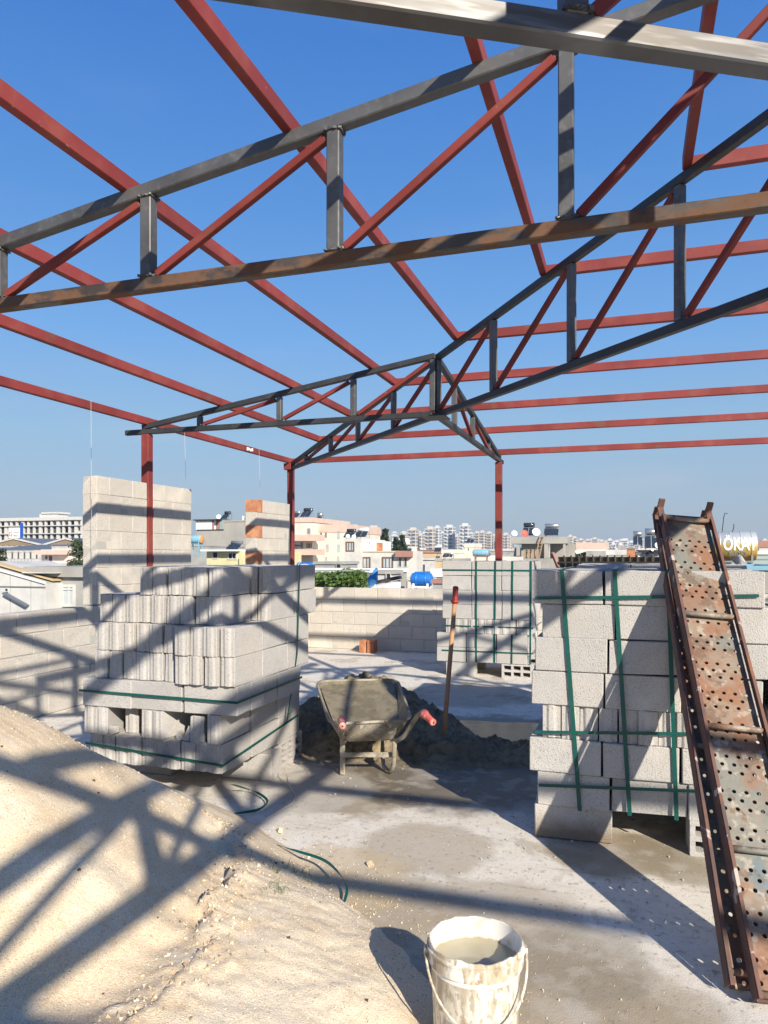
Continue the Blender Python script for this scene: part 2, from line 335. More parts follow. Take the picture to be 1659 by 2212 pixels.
# ------------------------------------------------------------------ setting
def sheet(name, x0, x1, y0, y1, z, mt):
    b = MB(); b.v = [Vector((x0, y0, z)), Vector((x1, y0, z)), Vector((x1, y1, z)), Vector((x0, y1, z))]; b.face([0, 1, 2, 3]); return b.put(name, mt)
tag(sheet('ground', -4500, 4500, -4500, 4500, -12.5, 'ground'), kind='structure')
GZ = -12.5
b = MB(); b.span(-5.66, 10.2, -5.5, 11.76, -.3, 0); tag(b.put('roof_slab', 'slab'), kind='structure')
b = MB(); b.span(-5.5, 10.0, -5.3, 11.6, GZ, -.302); o = b.put('own_building', 'concrete'); tag(o, 'concrete storeys below the roof slab of the building site', 'building')

# ------------------------------------------------------------------ concrete block meshes
def block_mesh(L, Wd, H, kind='solid', seed=0):
    random.seed(seed); hx, hy = L / 2, Wd / 2; t = .009
    if kind == 'ribbed':   # a tongue on one end, a groove on the other
        a, c = hy * .30, hy * .55
        P = [(-hx, -hy), (hx, -hy), (hx, -c), (hx + t, -a), (hx + t, a), (hx, c), (hx, hy), (-hx, hy), (-hx, c), (-hx - t, a), (-hx - t, -a), (-hx, -c)]
    else: P = [(-hx, -hy), (hx, -hy), (hx, hy), (-hx, hy)]
    b = MB(); r = [[(x + random.uniform(-.0015, .0015), y + random.uniform(-.0015, .0015), z + random.uniform(-.0015, .0015)) for x, y in P] for z in (-H / 2, H / 2)]
    b.loft(r, True, True); me = b.mesh('concrete_block', bevel=.0045 if kind != 'ribbed' else .003)
    for _ in range(seed % 3):      # a knocked corner here and there
        cx, cy, cz = random.choice((-1, 1)) * hx, random.choice((-1, 1)) * hy, random.choice((-1, 1)) * H / 2; rr_ = random.uniform(.012, .026)
        for v in me.vertices:
            if (v.co - Vector((cx, cy, cz))).length < rr_: v.co -= Vector((math.copysign(1, cx), math.copysign(1, cy), math.copysign(1, cz))) * random.uniform(.003, .010)
    return me
BL = [block_mesh(.385, .185, .185, seed=i) for i in range(7)]
BR = [block_mesh(.375, .097, .184, 'ribbed', seed=i) for i in range(4)]
BW = [block_mesh(.392, .19, .196, seed=20 + i) for i in range(4)]
for q in BL + BR: q.materials.append(MT['block'])
for q in BW: q.materials.append(MT['block_wall'])
def hollow_mesh(L, Wd, H, nx=3, nz=2, mt='block'):
    b = MB(); w_ = .028
    b.span(-L / 2, L / 2, Wd / 2 - .03, Wd / 2, -H / 2, H / 2)   # closed back; the front shows the slots
    for k in range(nz + 1):
        z = -H / 2 + w_ / 2 + (H - w_) * k / nz; b.span(-L / 2, L / 2, -Wd / 2, Wd / 2 - .031, z - w_ / 2, z + w_ / 2)
    for i in range(nx + 1):
        x = -L / 2 + w_ / 2 + (L - w_) * i / nx
        for k in range(nz):
            z0 = -H / 2 + w_ + (H - w_) * k / nz; b.span(x - w_ / 2 + .0005, x + w_ / 2 - .0005, -Wd / 2 + .002, Wd / 2 - .031, z0, z0 + (H - w_) / nz - w_)
    me = b.mesh('hollow_block', bevel=0); me.materials.append(MT[mt]); return me
HB = hollow_mesh(.39, .19, .19)
rj = random.Random(3)
def jb(me, name, parent, x, y, z, rz=0, sx=1, j=.006, jr=.016):
    return link(name, me, None, parent, (x + rj.uniform(-j, j), y + rj.uniform(-j, j), z + rj.uniform(-.0015, .0015)), (rj.uniform(-.004, .004), rj.uniform(-.004, .004), rz + rj.uniform(-jr, jr)), (sx, 1, 1))

# ------------------------------------------------------------------ walls in running bond
def wall_run(t, axis, f, a0, a1, z0, n, gaps=(), ch=.206, shift=0, first=0, redends=()):
    """f = centre of the wall thickness; blocks are parts, mortar a recessed core"""
    segs = []; s = a0
    for g0, g1 in sorted(gaps): segs.append((s, g0)); s = g1
    segs.append((s, a1))
    for (s0, s1) in segs:
        b = MB()
        if axis == 'X': b.span(s0 + .006, s1 - .006, f - .088, f + .088, z0 + .004, z0 + n * ch - .008)
        else: b.span(f - .088, f + .088, s0 + .006, s1 - .006, z0 + .004, z0 + n * ch - .008)
        b.put('mortar_joints', 'mortar', t)
        for k in range(n):
            z = z0 + k * ch + ch / 2; p = s0; off = .2 if (k + first) % 2 else .4
            e = s0 + off + shift % .4 - (.4 if shift % .4 else 0)
            if e - s0 < .07: e += .4
            while p < s1 - .02:
                e = min(e, s1)
                if s1 - e < .06: e = s1
                L = e - p - .008; c = (p + e) / 2
                red = (p == s0 and (k in redends))
                me = rj.choice(BW)
                if red:
                    bb = MB()
                    nn = 4
                    for q in range(nn):
                        u0 = p + .004 + (L) * q / nn
                        if axis == 'Y': bb.span(f - .095, f + .097 + .004 * (q % 2), u0, u0 + L / nn, z - .095, z + .095)
                    bb.put('red_brick', 'brick', t)
                elif axis == 'X': jb(me, 'concrete_block', t, c, f, z, 0, L / .392, .0025, .002)
                else: jb(me, 'concrete_block', t, f, c, z, R(90), L / .392, .0025, .002)
                p = e; e = p + .4
LX = -5.55
t = thing('block_parapet', 'low grey concrete block parapet on the left, striped by roof shadows', 'wall', (LX, 5, 0))
wall_run(t, 'Y', LX, 2.6, 11.45, 0, 5, shift=.12)
t = thing('block_parapet', 'low grey concrete block parapet across the back behind the mortar heap', 'wall', (0, 11.55, 0))
wall_run(t, 'X', 11.65, -5.64, 9.9, 0, 5, shift=.1)
t = thing('block_pier', 'tall pale block wall pier built round the left red post', 'wall', (LX, 7.5, 1.035))
wall_run(t, 'Y', LX, 6.62, 8.44, 1.036, 7, gaps=[(7.495, 7.625)], first=1, ch=.2)
t = thing('block_pier', 'narrow block wall pier with red brick ends beside the corner post', 'wall', (LX, 10.8, 1.035))
wall_run(t, 'Y', LX, 10.22, 11.43, 1.036, 7, first=1, redends=(6, 4, 2), ch=.2)

# ------------------------------------------------------------------ steel roof frame (welded: one thing)
frame = thing('steel_roof_frame', 'welded steel roof frame of dark trusses with red purlins and posts', 'roof frame', (-1.9, 7.5, 0))
UB = 3.025                                  # underside of the bottom chords
AP = (1.85, 3.45)                           # plan position of the top
W0, E0, N0, S0 = -5.5, 9.2, 11.55, -4.65
def tube_beam(name, p0, p1, wd, ht, mt, parent, bev=.004): return MB().beam(p0, p1, wd, ht).put(name, mt, parent, bevel=bev)
def truss(name, a, bpt, rise, webs, over=.3, cm='steel', bm_=None, label=None, bar=.06, last=True, dm='red_diag'):
    a, bpt = Vector((*a, 0)), Vector((*bpt, 0)); u = (bpt - a); L = u.length; u.normalize(); sl_ = rise / L
    P = lambda t, z: tuple(a + u * t + Vector((0, 0, z)))
    n = MB().beam(P(-over, UB + .03), P(L - .035, UB + .03), bar, bar).put(name, bm_ or cm, frame, bevel=.006)
    if label: n['label'] = label
    z0 = UB + .065
    MB().beam(P(-.06, z0 + .03 - .06 * sl_), P(L, z0 + .03 + sl_ * L), bar, bar).put('top_chord', cm, n, bevel=.006)
    for i, tw in enumerate(webs):
        zt = z0 + sl_ * tw - .002
        if zt - UB - .06 > .02: MB().beam(P(tw, UB + .062), P(tw, zt), bar - .002, bar - .002, up=tuple(u)).put('web_post', 'steel' if cm == 'steel_far' else cm, n, bevel=.005)  # dark trusses get lighter web posts: sunlit faces put into the colour
        if cm in ('steel', 'bare'):
            for zz, nm_ in ((UB + bar + .004, 0), (zt - .004, 1)):
                ww = MB(); q = P(tw, zz)
                for k8 in range(16):
                    a8 = 6.283 * k8 / 16; c8, s8 = math.cos(a8), math.sin(a8); m8 = max(abs(c8), abs(s8)); n8 = Vector((-u.y, u.x, 0))
                    ww.box(Vector(q) + (u * c8 + n8 * s8) / m8 * (bar / 2 + .001), (.016, .016, .011), rz=a8)
                ww.put('weld_bead', cm, n, jit=.003)['kind'] = 'stuff'
        if i + 1 < len(webs):
            tn = webs[i + 1]; q0, q1 = P(tw + .055, UB + .085), P(tn - .05, z0 + sl_ * tn - .035)
            MB().beam(q0, q1, .04, .04).put('diagonal_brace', dm, n, bevel=.003)
            for qq in (q0, q1):
                ww = MB(); ww.box(Vector(qq) - Vector((0, 0, .004)), (.03, .03, .012), rz=.3); ww.put('weld', cm, n, jit=.004)
    return n
RISE = 1.105
sx = RISE / (AP[0] - W0)
hw = lambda t: sx * t
# left side and far side, as seen
truss('jack_truss', (W0, 7.56), (-1.93, 7.56), .546, [.73, 1.76, 2.65, 3.54], cm='steel_far', label='thin black truss from the left post to the hip')
truss('main_truss', (W0, 3.45), AP, RISE, [.9, 1.96, 3.0, 4.1, 5.23, 6.25, 7.2], cm='steel', bm_='rusty', bar=.07, label='near truss with a rust orange bottom chord')
truss('jack_truss', (-1.93, N0), (-1.93, 7.62), .540, [.91, 2.04, 3.10], cm='steel_far', label='short truss from the back post to the hip')
hipv = Vector((AP[0] - W0, AP[1] - N0)); HL = hipv.length
truss('hip_truss', (W0, N0), AP, RISE, [.84, 2.01, 3.08, 4.22, 5.34, 6.42, 7.55, 8.65, 9.75, 10.8], over=.05, cm='steel_far', label='long hip truss rising from the far left corner post')
truss('valley_truss', (-5.5, -.90), (1.75, 3.24), RISE, [.9, 1.95, 3.0, 4.05, 5.1, 6.16, 7.2], over=.2, cm='bare', label='bright bare truss close overhead', bar=.07)
truss('jack_truss', (W0, -.65), (-1.93, -.65), .546, [.73, 1.76, 2.65, 3.54]); truss('jack_truss', (E0, -.65), (5.6, -.65), .546, [.73, 1.76, 2.65, 3.54])
truss('jack_truss', (-1.93, S0), (-1.93, -.75), .540, [.91, 2.04, 3.10]); truss('jack_truss', (5.6, S0), (5.6, -.75), .540, [.91, 2.04, 3.10])
# right side and near side
truss('hip_truss', (E0, N0), AP, RISE, [1.2, 2.4, 3.6, 4.8, 6.0, 7.2, 8.4, 9.6, 10.8])
truss('hip_truss', (W0, S0), AP, RISE, [1.2, 2.4, 3.6, 4.8, 6.0, 7.2, 8.4, 9.6])
truss('hip_truss', (E0, S0), AP, RISE, [1.2, 2.4, 3.6, 4.8, 6.0, 7.2, 8.4, 9.6])
truss('main_truss', (E0, 3.45), AP, RISE, [.9, 1.96, 3.0, 4.1, 5.23, 6.25])
truss('main_truss', (2.0, S0), (2.0, AP[1]), RISE, [1.0, 2.05, 3.1, 4.15, 5.2, 6.25, 7.3], bar=.08)
truss('jack_truss', (E0, 7.56), (5.5, 7.56), .546, [.73, 1.76, 2.65, 3.54])
truss('jack_truss', (5.5, N0), (5.5, 7.62), .540, [.91, 2.04, 3.10])
ts = [.0, 1.0, 1.92, 2.86, 3.85, 4.83, 5.85]
for i, tt in enumerate(ts):
    f = tt / (AP[0] - W0); z = UB + .125 + RISE * f + (.045 if i else .042)
    xl = W0 + tt; yn = N0 + hipv.y * f; ys = S0 + (AP[1] - S0) * f; xr = E0 + (AP[0] - E0) * f
    if i == 0: z = UB + .155; xl -= .0; yn += .0
    zc = z
    wd, ht = .055, .088
    MB().beam((xl, ys, zc), (xl, yn - .02, zc), wd, ht).put('purlin', 'red', frame, bevel=.004)
    MB().beam((xl - .02, yn + .01, zc), (xr, yn + .01, zc), wd, ht).put('purlin', 'red', frame, bevel=.004)
    MB().beam((xr, ys, zc), (xr, yn - .02, zc), wd, ht).put('purlin', 'red', frame, bevel=.004)
for yn_ in (-4.65, -2.87, -1.78, -.70):
    f = (yn_ - S0) / (AP[1] - S0); z = UB + .155 + RISE * f
    MB().beam((W0 + (AP[0] - W0) * f, yn_, z), (E0 + (AP[0] - E0) * f, yn_, z), .05, .09).put('purlin', 'red', frame, bevel=.004)
for xn_ in (1.30, 2.40):
    MB().beam((xn_, 3.9, UB + 1.16), (xn_, -2.6, UB + 1.16), .10, .09).put('purlin', 'red', frame, bevel=.004)
for (px, py) in ((W0, 7.56), (W0, N0), (-1.93, N0), (W0, 3.45), (W0, S0), (1.98, N0), (5.5, N0), (E0, N0), (E0, 7.56), (E0, 3.45), (E0, S0), (W0, -.65), (E0, -.65), (2.0, S0)):
    MB().span(px - .05, px + .05, py - .05, py + .05, 0, UB - .002).put('post', 'red', frame, bevel=.006)
MB().span(W0 - .08, W0 + .05, N0 - .12, N0 + .06, UB - .0, UB + .11).put('corner_stub', 'red', frame, bevel=.005)
sm_ = MB(); [sm_.span(W0 + .0275, W0 + .0295, 9.95 + q * .05, 10.0 + q * .05, UB + .13 + (q % 2) * .01, UB + .18 - (q % 3) * .008) for q in range(4)]; sm_.put('paint_splash', 'letters', frame, jit=.004)['kind'] = 'stuff'
pl = MB(); pl.span(-2.05, -1.80, 7.42, 7.70, UB - .012, UB - .001); pl.put('gusset_plate', 'steel_far', frame)

# ------------------------------------------------------------------ pallets of blocks
def strap(t, pts, wd=.016, th=.0016, n=(0, -1, 0), name='strap'):
    b = MB(); n = Vector(n)
    pts = [Vector(p) for p in pts]; top = []; bot = []
    for i, p in enumerate(pts):
        a = (pts[min(i + 1, len(pts) - 1)] - pts[max(i - 1, 0)]).normalized(); nn = n[i] if isinstance(n, list) else n
        s_ = a.cross(nn).normalized() * wd / 2
        top.append([p + s_ + nn * th, p - s_ + nn * th, p - s_, p + s_])
    b.loft(top, True, True); return b.put(name, 'strap', t)
def long_course(t, x0, y0, z, nx=3, ny=5, gap=.004, me=None):
    for i in range(nx):
        for j in range(ny):
            jb((me or BL)[rj.randrange(7)], 'concrete_block', t, x0 + .195 + i * (.388 + gap), y0 + .095 + j * .19, z)
def end_course(t, x0, y0, z, nx=11, ny=3, jy=.008):
    for i in range(nx):
        for j in range(ny):
            o = jb(BR[rj.randrange(4)], 'concrete_block', t, x0 + .05 + i * .102, y0 + .19 + j * .388 + rj.uniform(-jy, jy), z, R(90), jr=.02)
CH = .187
# right pallet
x0, y0 = -.516, 4.19
t = thing('block_pallet', 'strapped stack of grey pumice blocks behind the leaning scaffold planks', 'block stack', (x0 + .6, y0 + .5, 0))
zs = lambda k: .185 + CH * k + .093
offs = [.03, -.01, .05, 0, .02, .05, 0]
for k in range(7):
    if k == 2: end_course(t, x0 + .05, y0 + .012, zs(k), 11, 2, .012)
    else: long_course(t, x0 + offs[k], y0 + (.01 if k in (0, 5) else 0), zs(k), 3, 5)
for px, me in ((x0 + .20, BL[0]), (x0 + .99, HB)):
    for yy in (y0 + .11, y0 + .80):
        o = jb(me, 'support_block', t, px + .02, yy, .094, .03)
        if me is BL[0] and yy < y0 + .3:
            m2 = me.copy(); m2.materials.clear(); m2.materials.append(MT['block_stain']); o.data = m2; o.scale = (1.08, 1, .98)
yf = y0 - .008
for (xa, ya, xb, yb) in ((1214, 1236, 1253, 1752), (1328, 1234, 1361, 1762), (1443, 1234, 1462, 1772)):
    p, q = PY(xa, ya, yf), PY(xb, yb, yf); p.z = zs(6) + .098
    strap(t, [p + Vector((0, .6, 0)), p, q], .03, n=(0, -1, 0)) if False else strap(t, [p, q], .022)
    strap(t, [p + Vector((0, 0, .002)), p + Vector((0, .95, .002))], .022, n=(0, 0, 1))
for (vy0, vy1) in ((1292, 1290), (1581, 1587), (1696, 1714)):
    p, q = PY(1156 if vy0 < 1600 else 1164, vy0, yf - .003), PY(1640, vy1 if vy0 > 1300 else 1287, yf - .003)
    strap(t, [p, q], .017)
# left pallet
t = thing('block_pallet', 'left stack of grey blocks with ribbed ends and a broken lower course', 'block stack', (-3.0, 4.7, 0))
XL, YF = -3.46, 4.13
zl = lambda k: .19 + CH * k + .093
end_course(t, XL, YF, zl(0), 10, 3)
# c1: gaps and broken pieces on the front row
for i, (xx, rz) in enumerate(((-3.50 + .05, 0), (-3.38, .16), (-3.20, .10), (-2.99, 0), (-2.89, -.22), (-2.60, .05), (-2.49, 0))):
    if i == 5: continue
    jb(BR[i % 4], 'concrete_block', t, xx, YF + .17 + (.10 if i == 2 else 0), zl(1), R(90) + rz)
jb(BR[1], 'broken_block', t, -2.655, YF + .16, zl(1) - .02, R(90) + .12, .75)
b = MB(); b.tube([(-2.72, YF + .02, .38), (-2.70, YF + .05, .46)], [.035, .012], 5); b.tube([(-2.78, YF + .03, .39), (-2.8, YF + .1, .40)], [.03, .02], 5); b.tube([(-3.30, YF - .01, .40), (-3.25, YF + .03, .41)], [.035, .03], 6)
b.tube([(-2.99, YF + .05, .385), (-2.93, YF + .13, .40)], [.02, .012], 5); o = b.put('rubble', 'block', t, jit=.008); o['kind'] = 'stuff'
for i in range(10):
    for j in (1, 2): jb(BR[(i + j) % 4], 'concrete_block', t, XL + .05 + i * .102, YF + .19 + j * .388, zl(1), R(90))
for i in range(3):
    jb(BL[i], 'concrete_block', t, -3.50 + .195 + i * .39, YF + .07, zl(2)); 
    for j in range(1, 5): jb(BL[(i + j) % 4], 'concrete_block', t, -3.50 + .195 + i * .39, YF + .07 + j * .195, zl(2))
for j in range(10): jb(BR[j % 4], 'concrete_block', t, -2.36 + .0 - .16, YF + .03 + .05 + j * .104, zl(2), 0) if False else None
for k in (3, 4):
    for i in range(6): jb(BR[i % 4], 'concrete_block', t, -3.42 + .05 + i * .107, YF + .20 + rj.uniform(-.01, .012), zl(k), R(90))
    for i in range(4): jb(BR[i % 4], 'concrete_block', t, -2.76 + .05 + i * .107, YF + .135 + rj.uniform(-.01, .012), zl(k), R(90))
    for j in (1, 2):
        for i in range(10): jb(BR[(i + j) % 4], 'concrete_block', t, -3.42 + .05 + i * .109, YF + .14 + j * .388, zl(k), R(90))
for i in range(9): jb(BR[i % 4], 'concrete_block', t, -3.42 + .05 + i * .106, YF + .235 + rj.uniform(-.01, .012), zl(5), R(90))
for i in range(6): jb(BR[(i + 1) % 4], 'concrete_block', t, -3.10 + .05 + i * .106, YF + .235 + rj.uniform(-.01, .012), zl(6), R(90))
for k in (5, 6):
    for j in (1, 2):
        for i in range(10 if k == 5 else 7): jb(BR[(i + j) % 4], 'concrete_block', t, -2.385 - i * .106, YF + .26 + j * .388, zl(k), R(90))
for (px, py) in ((-2.56, YF + .60), (-2.54, YF + 1.02), (-3.3, YF + .5), (-3.3, YF + .95)):
    jb(HB if py > YF + .8 and px > -3 else BL[1], 'support_block', t, px, py, .094, R(90) if py > YF + .8 else .05)
sx_ = -2.325
def wrap(zv, xl, xr, yf_, yb, z1, z2, z3):
    strap(t, [(xl, yf_, z1), (xr, yf_, z2)], .016, n=(0, -1, 0)); strap(t, [(xr, yf_, z2), (xr, yb, z3)], .016, n=(1, 0, 0))
wrap(0, -3.515, -2.316, YF - .040, 5.055, zl(2) + .01, zl(2) + .0, zl(2) + .01)
wrap(0, -3.475, -2.425, YF - .026, 5.22, zl(0) + .03, zl(0) - .03, zl(0) + .06)
p = PX(665, 1222, -2.318); 
strap(t, [(-2.318, 5.02, 1.51), (-2.33, 5.0, .85), (-2.40, 4.97, .35)], .018, n=(1, 0, 0))
# middle pallet
t = thing('block_pallet', 'distant strapped stack of blocks standing before the back parapet', 'block stack', (-1.75, 9.9, 0))
XM, YM = -2.33, 9.47
for k in range(7):
    if k == 2: end_course(t, XM + .05, YM, zs(k), 11, 2)
    else: long_course(t, XM - (.07 if k < 2 else 0), YM, zs(k), 3, 5)
for px, me in ((XM + .24, BL[2]), (XM + .98, HB)):
    for yy in (YM + .11, YM + .80): jb(me, 'support_block', t, px, yy, .094)
for vx0, vx1 in ((1042.5, 1042.5), (1084, 1082), (1121, 1119), (1161, 1159)):
    p, q = PY(vx0 - 13.5, 1218, YM - .006), PY(vx1 - 13.5, 1445, YM - .006); p.z = zs(6) + .096; q.z = .19; strap(t, [p, q], .022)
    strap(t, [p, p + Vector((0, .9, .001))], .022, n=(0, 0, 1))
for z in (zs(6) - .02, zs(2), zs(0) + .05): strap(t, [(XM, YM - .009, z), (XM + 1.18, YM - .009, z)], .016); strap(t, [(XM + 1.185, YM, z), (XM + 1.185, YM + .9, z)], .016, n=(1, 0, 0))
# pallet hidden behind the right one, its top just showing and its shade on the slab
t = thing('block_pallet', 'stack of blocks behind the big right stack, only its pale top showing', 'block stack', (.2, 6.2, 0))
for k in range(7): long_course(t, -.40 + (.04, -.02, .05, 0, .03, -.02, .02)[k], 5.72, zs(k) + .012 * (k > 5), 3, 5)
for px in (-.15, .55):
    for yy in (5.83, 6.5): jb(BL[1], 'support_block', t, px, yy, .094)
# fourth pallet at the right edge
t = thing('block_pallet', 'lower stack of pumice blocks cut by the right edge', 'block stack', (1.3, 4.8, 0))
for k in range(6): long_course(t, .70 + (.03 if k % 2 else 0), 4.30, zs(k), 3, 4)
for px in (.95, 1.6): 
    for yy in (4.45, 4.95): jb(BL[1], 'support_block', t, px, yy, .094)
o = MB(); o.tube([PD(1588, 1212, 4.35), PD(1598, 1209, 4.36), PD(1606, 1215, 4.37)], [.02, .028, .012], 7); tag(o.put('stone', 'block', jit=.004), 'pale stone lying on the block stack beside the planks', 'stone')

# red bricks by the back wall
for i, vx in enumerate((782, 799)):
    c = PY(vx + 6, 1404, 11.30); b = MB()
    b.span(c.x - .055, c.x + .055, 11.2, 11.38, 0, .2); o = b.put('hollow_brick', 'brick', bevel=.004)
    r_ = MB(); [r_.span(c.x - .05 + q * .025, c.x - .038 + q * .025, 11.194, 11.201, .005, .195) for q in range(4)]; r_.put('rib', 'brick', o)
    tag(o, ['left of the two red hollow bricks at the foot of the back parapet', 'right of the two red hollow bricks at the foot of the back parapet'][i], 'brick', 'red bricks by the parapet')

# ------------------------------------------------------------------ sand heap
def fbm(x, y, s, o=4, seed=0.0): return noise.fractal(Vector((x * s, y * s, seed)), 1.0, 2.0, o)
CX, CD, CHH, CM = -1.90, 2.95, 1.16, .66
BND = [(-1.2, 4.55), (-.64, 4.0), (-.35, 3.56), (0.0, 3.12), (.16, 2.72), (.19, 2.3), (.25, 1.6), (.3, .6)]
SCARP = [(-.95, 3.75), (-.72, 3.55), (-.60, 3.3), (-.615, 3.1), (-.60, 2.9), (-.645, 2.75), (-.585, 2.5), (-.60, 2.32), (-.66, 2.1), (-.8, 1.75), (-1.0, 1.4)]
def interp(P, d):
    P = sorted(P, key=lambda q: q[1])
    if d <= P[0][1]: return P[0][0]
    for (xa, da), (xb, db) in zip(P, P[1:]):
        if d <= db: return xa + (xb - xa) * (d - da) / (db - da)
    return P[-1][0] - (d - P[-1][1]) * 1.5
def sst(a, b, x): t_ = max(0, min(1, (x - a) / (b - a))); return t_ * t_ * (3 - 2 * t_)
def sandH(x, d):
    ang = math.atan2(d - CD, x - CX); rr = math.hypot(x - CX, d - CD)
    cone = CHH - CM * math.sqrt(rr * rr + .03) * (1 + .07 * math.sin(3 * ang + 1)) + .04 * fbm(x, d, 1.3, 3, 2)
    inside = interp(BND, d) - x + .05 * fbm(x, d, 3, 4, 5)
    fan = .40 * (1 - math.exp(-max(0, inside) / .62)) if inside > 0 else inside * .3
    k = .06; h = max(cone, fan) + max(0, k - abs(cone - fan)) ** 2 / (4 * k)
    s_ = interp(SCARP, d) + .04 * fbm(d, 0, 5, 3, 9) + .02 * fbm(x, d, 10, 2, 9) - x      # > 0 on the left of the scarp
    amp = sst(1.4, 1.9, d) * (1 - sst(3.35, 3.75, d)) * (1 + .5 * fbm(d, 3, 2.5, 3, 2))
    if s_ > 0: h -= amp * .07 * sst(0, .05 + .25 * (1 - sst(2.2, 2.7, d)), s_) * math.exp(-(s_ / .45) ** 2)
    else: h += amp * .012 * math.exp(s_ / .12) * (1 + .8 * fbm(x, d, 9, 3, 1))
    e = sst(-.02, .12, h); sm = 1 - .75 * sst(.02, .1, s_) * (1 - sst(.5, .8, s_)) if s_ > 0 else 1
    h += e * sm * (.006 * fbm(x, d, 5, 3, 3) + .0035 * fbm(x, d, 26, 3, 8))
    lump = fbm(x, d, 15, 2, 6)
    if abs(s_) < .14 and lump > .1: h += e * amp * .016 * (lump - .1)
    return h
def heightfield(name, mt, fn, x0, x1, d0, d1, st, smooth=True):
    nx, nd = int((x1 - x0) / st), int((d1 - d0) / st); b = MB(); idx = {}
    for i in range(nx + 1):
        for j in range(nd + 1):
            x, d = x0 + i * st, d0 + j * st; h = fn(x, d)
            b.v.append(c2w(x, d, max(h, -.04)))
    hz = [v.z for v in b.v]
    for i in range(nx):
        for j in range(nd):
            q = [i * (nd + 1) + j, (i + 1) * (nd + 1) + j, (i + 1) * (nd + 1) + j + 1, i * (nd + 1) + j + 1]
            if max(hz[k] for k in q) > -.03: b.face(q)
    return b.put(name, mt, smooth=smooth)
o = heightfield('sand_heap', 'sand', sandH, -4.0, .45, .7, 4.9, .0135)
tag(o, 'big heap of pale yellow building sand spilling across the left foreground', 'sand', kind='stuff')
# crumbs of sand and grit round the foot of the heap
gb = MB(); rg = random.Random(5)
for k in range(900):
    d = rg.uniform(2.2, 4.6); x = interp(BND, d) + abs(rg.gauss(0, .22)) + .02; s = rg.choice([.0015, .002, .002, .003, .004]) if k > 14 else rg.uniform(.008, .02)
    c = c2w(x, d, s * .5); gb.box(c, (s * rg.uniform(1.2, 2), s * 1.4, s * 1.2), rot=Matrix.Rotation(rg.uniform(0, 3), 3, Vector((rg.random(), rg.random(), rg.random() + .1)).normalized()))
for k in range(420):
    x, d = rg.uniform(-.3, 1.5), rg.uniform(2.3, 4.6); s = rg.uniform(.001, .0028)
    gb.box(c2w(x, d, s * .5), (s * 1.5, s, s), rz=rg.uniform(0, 3))
tag(gb.put('sand_crumbs', 'sand'), 'loose crumbs of sand scattered on the slab beside the heap', 'grit', kind='stuff')
pb = MB()
for k in range(26):
    x, d = rg.uniform(-1.7, 0), rg.uniform(1.9, 3.9); s = rg.uniform(.003, .008); h = sandH(x, d)
    if h > .03: pb.box(c2w(x, d, h + s * .2), (s * 1.5, s * 1.2, s), rot=Matrix.Rotation(rg.uniform(0, 3), 3, Vector((1, rg.random(), rg.random())).normalized()))
tag(pb.put('pebbles', 'trunk'), 'small dark pebbles and clods lying on the sand', 'pebbles', kind='stuff')
# loose grains lying on the near sand
gm = M_('sand_grain', (.66, .53, .36), .9); og = gm.t.nodes.new('ShaderNodeNewGeometry'); rp = gm.t.nodes.new('ShaderNodeValToRGB')
for p_, c_ in ((.25, (.42, .31, .20)), (.55, (.70, .58, .41)), (.8, (.76, .68, .53)), (.93, (.22, .17, .12))): e_ = rp.color_ramp.elements.new(p_); e_.color = (*c_, 1)
rp.color_ramp.interpolation = 'CONSTANT'; rp.color_ramp.elements[0].color = (.50, .40, .27, 1); gm.L(og.outputs['Random Per Island'], rp.inputs[0]); gm.L(rp.outputs[0], gm.b.inputs['Base Color'])
gb = MB()
def grain(x, d, s, h):
    c = c2w(x, d, h + s * .3); Q = Matrix.Rotation(rg.uniform(0, 6), 3, Vector((rg.random() - .5, rg.random() - .5, rg.random() + .1)).normalized()); i = len(gb.v)
    gb.v += [c + Q @ Vector(q) * s for q in ((1, 0, -.5), (-.6, .9, -.5), (-.6, -.8, -.5), (0, 0, .8))]
    for f in ((0, 2, 1), (0, 1, 3), (1, 2, 3), (2, 0, 3)): gb.face([i + k for k in f])
for k in range(15000):
    d = 1.3 + 2.4 * rg.random() ** 1.3; x = rg.uniform(-1.9, .25); h = sandH(x, d)
    if h > .004: grain(x, d, rg.choice([.0012, .0016, .0016, .002, .0026]) * (.8 + .22 * d), h)
for k in range(500):
    d = rg.uniform(1.9, 3.7); x = interp(SCARP, d) + rg.gauss(.0, .07); h = sandH(x, d); grain(x, d, rg.uniform(.003, .010), h)
tag(gb.put('sand_grains', gm.m), 'coarse grains and crumbs lying loose on the sand heap', 'grains', kind='stuff')
db = MB()
for (cx, cd, sp_d, nn) in ((-1.2, 4.75, .35, 45), (.95, 4.0, .3, 35), (.4, 5.3, .5, 45), (-.3, 5.2, .4, 25), (1.2, 3.3, .5, 25), (.3, 3.8, .9, 40)):
    for k in range(nn):
        s = rg.choice([.002, .003, .003, .004, .005, .007, .010]); db.box(c2w(cx + rg.gauss(0, sp_d), cd + rg.gauss(0, sp_d * .6), s * .4), (s * 1.6, s * 1.2, s * .9), rot=Matrix.Rotation(rg.uniform(0, 3), 3, Vector((rg.random(), rg.random(), 1)).normalized()))
tag(db.put('block_chips', 'block', jit=.0012), 'small grey chips of broken block scattered on the slab', 'chips', kind='stuff')
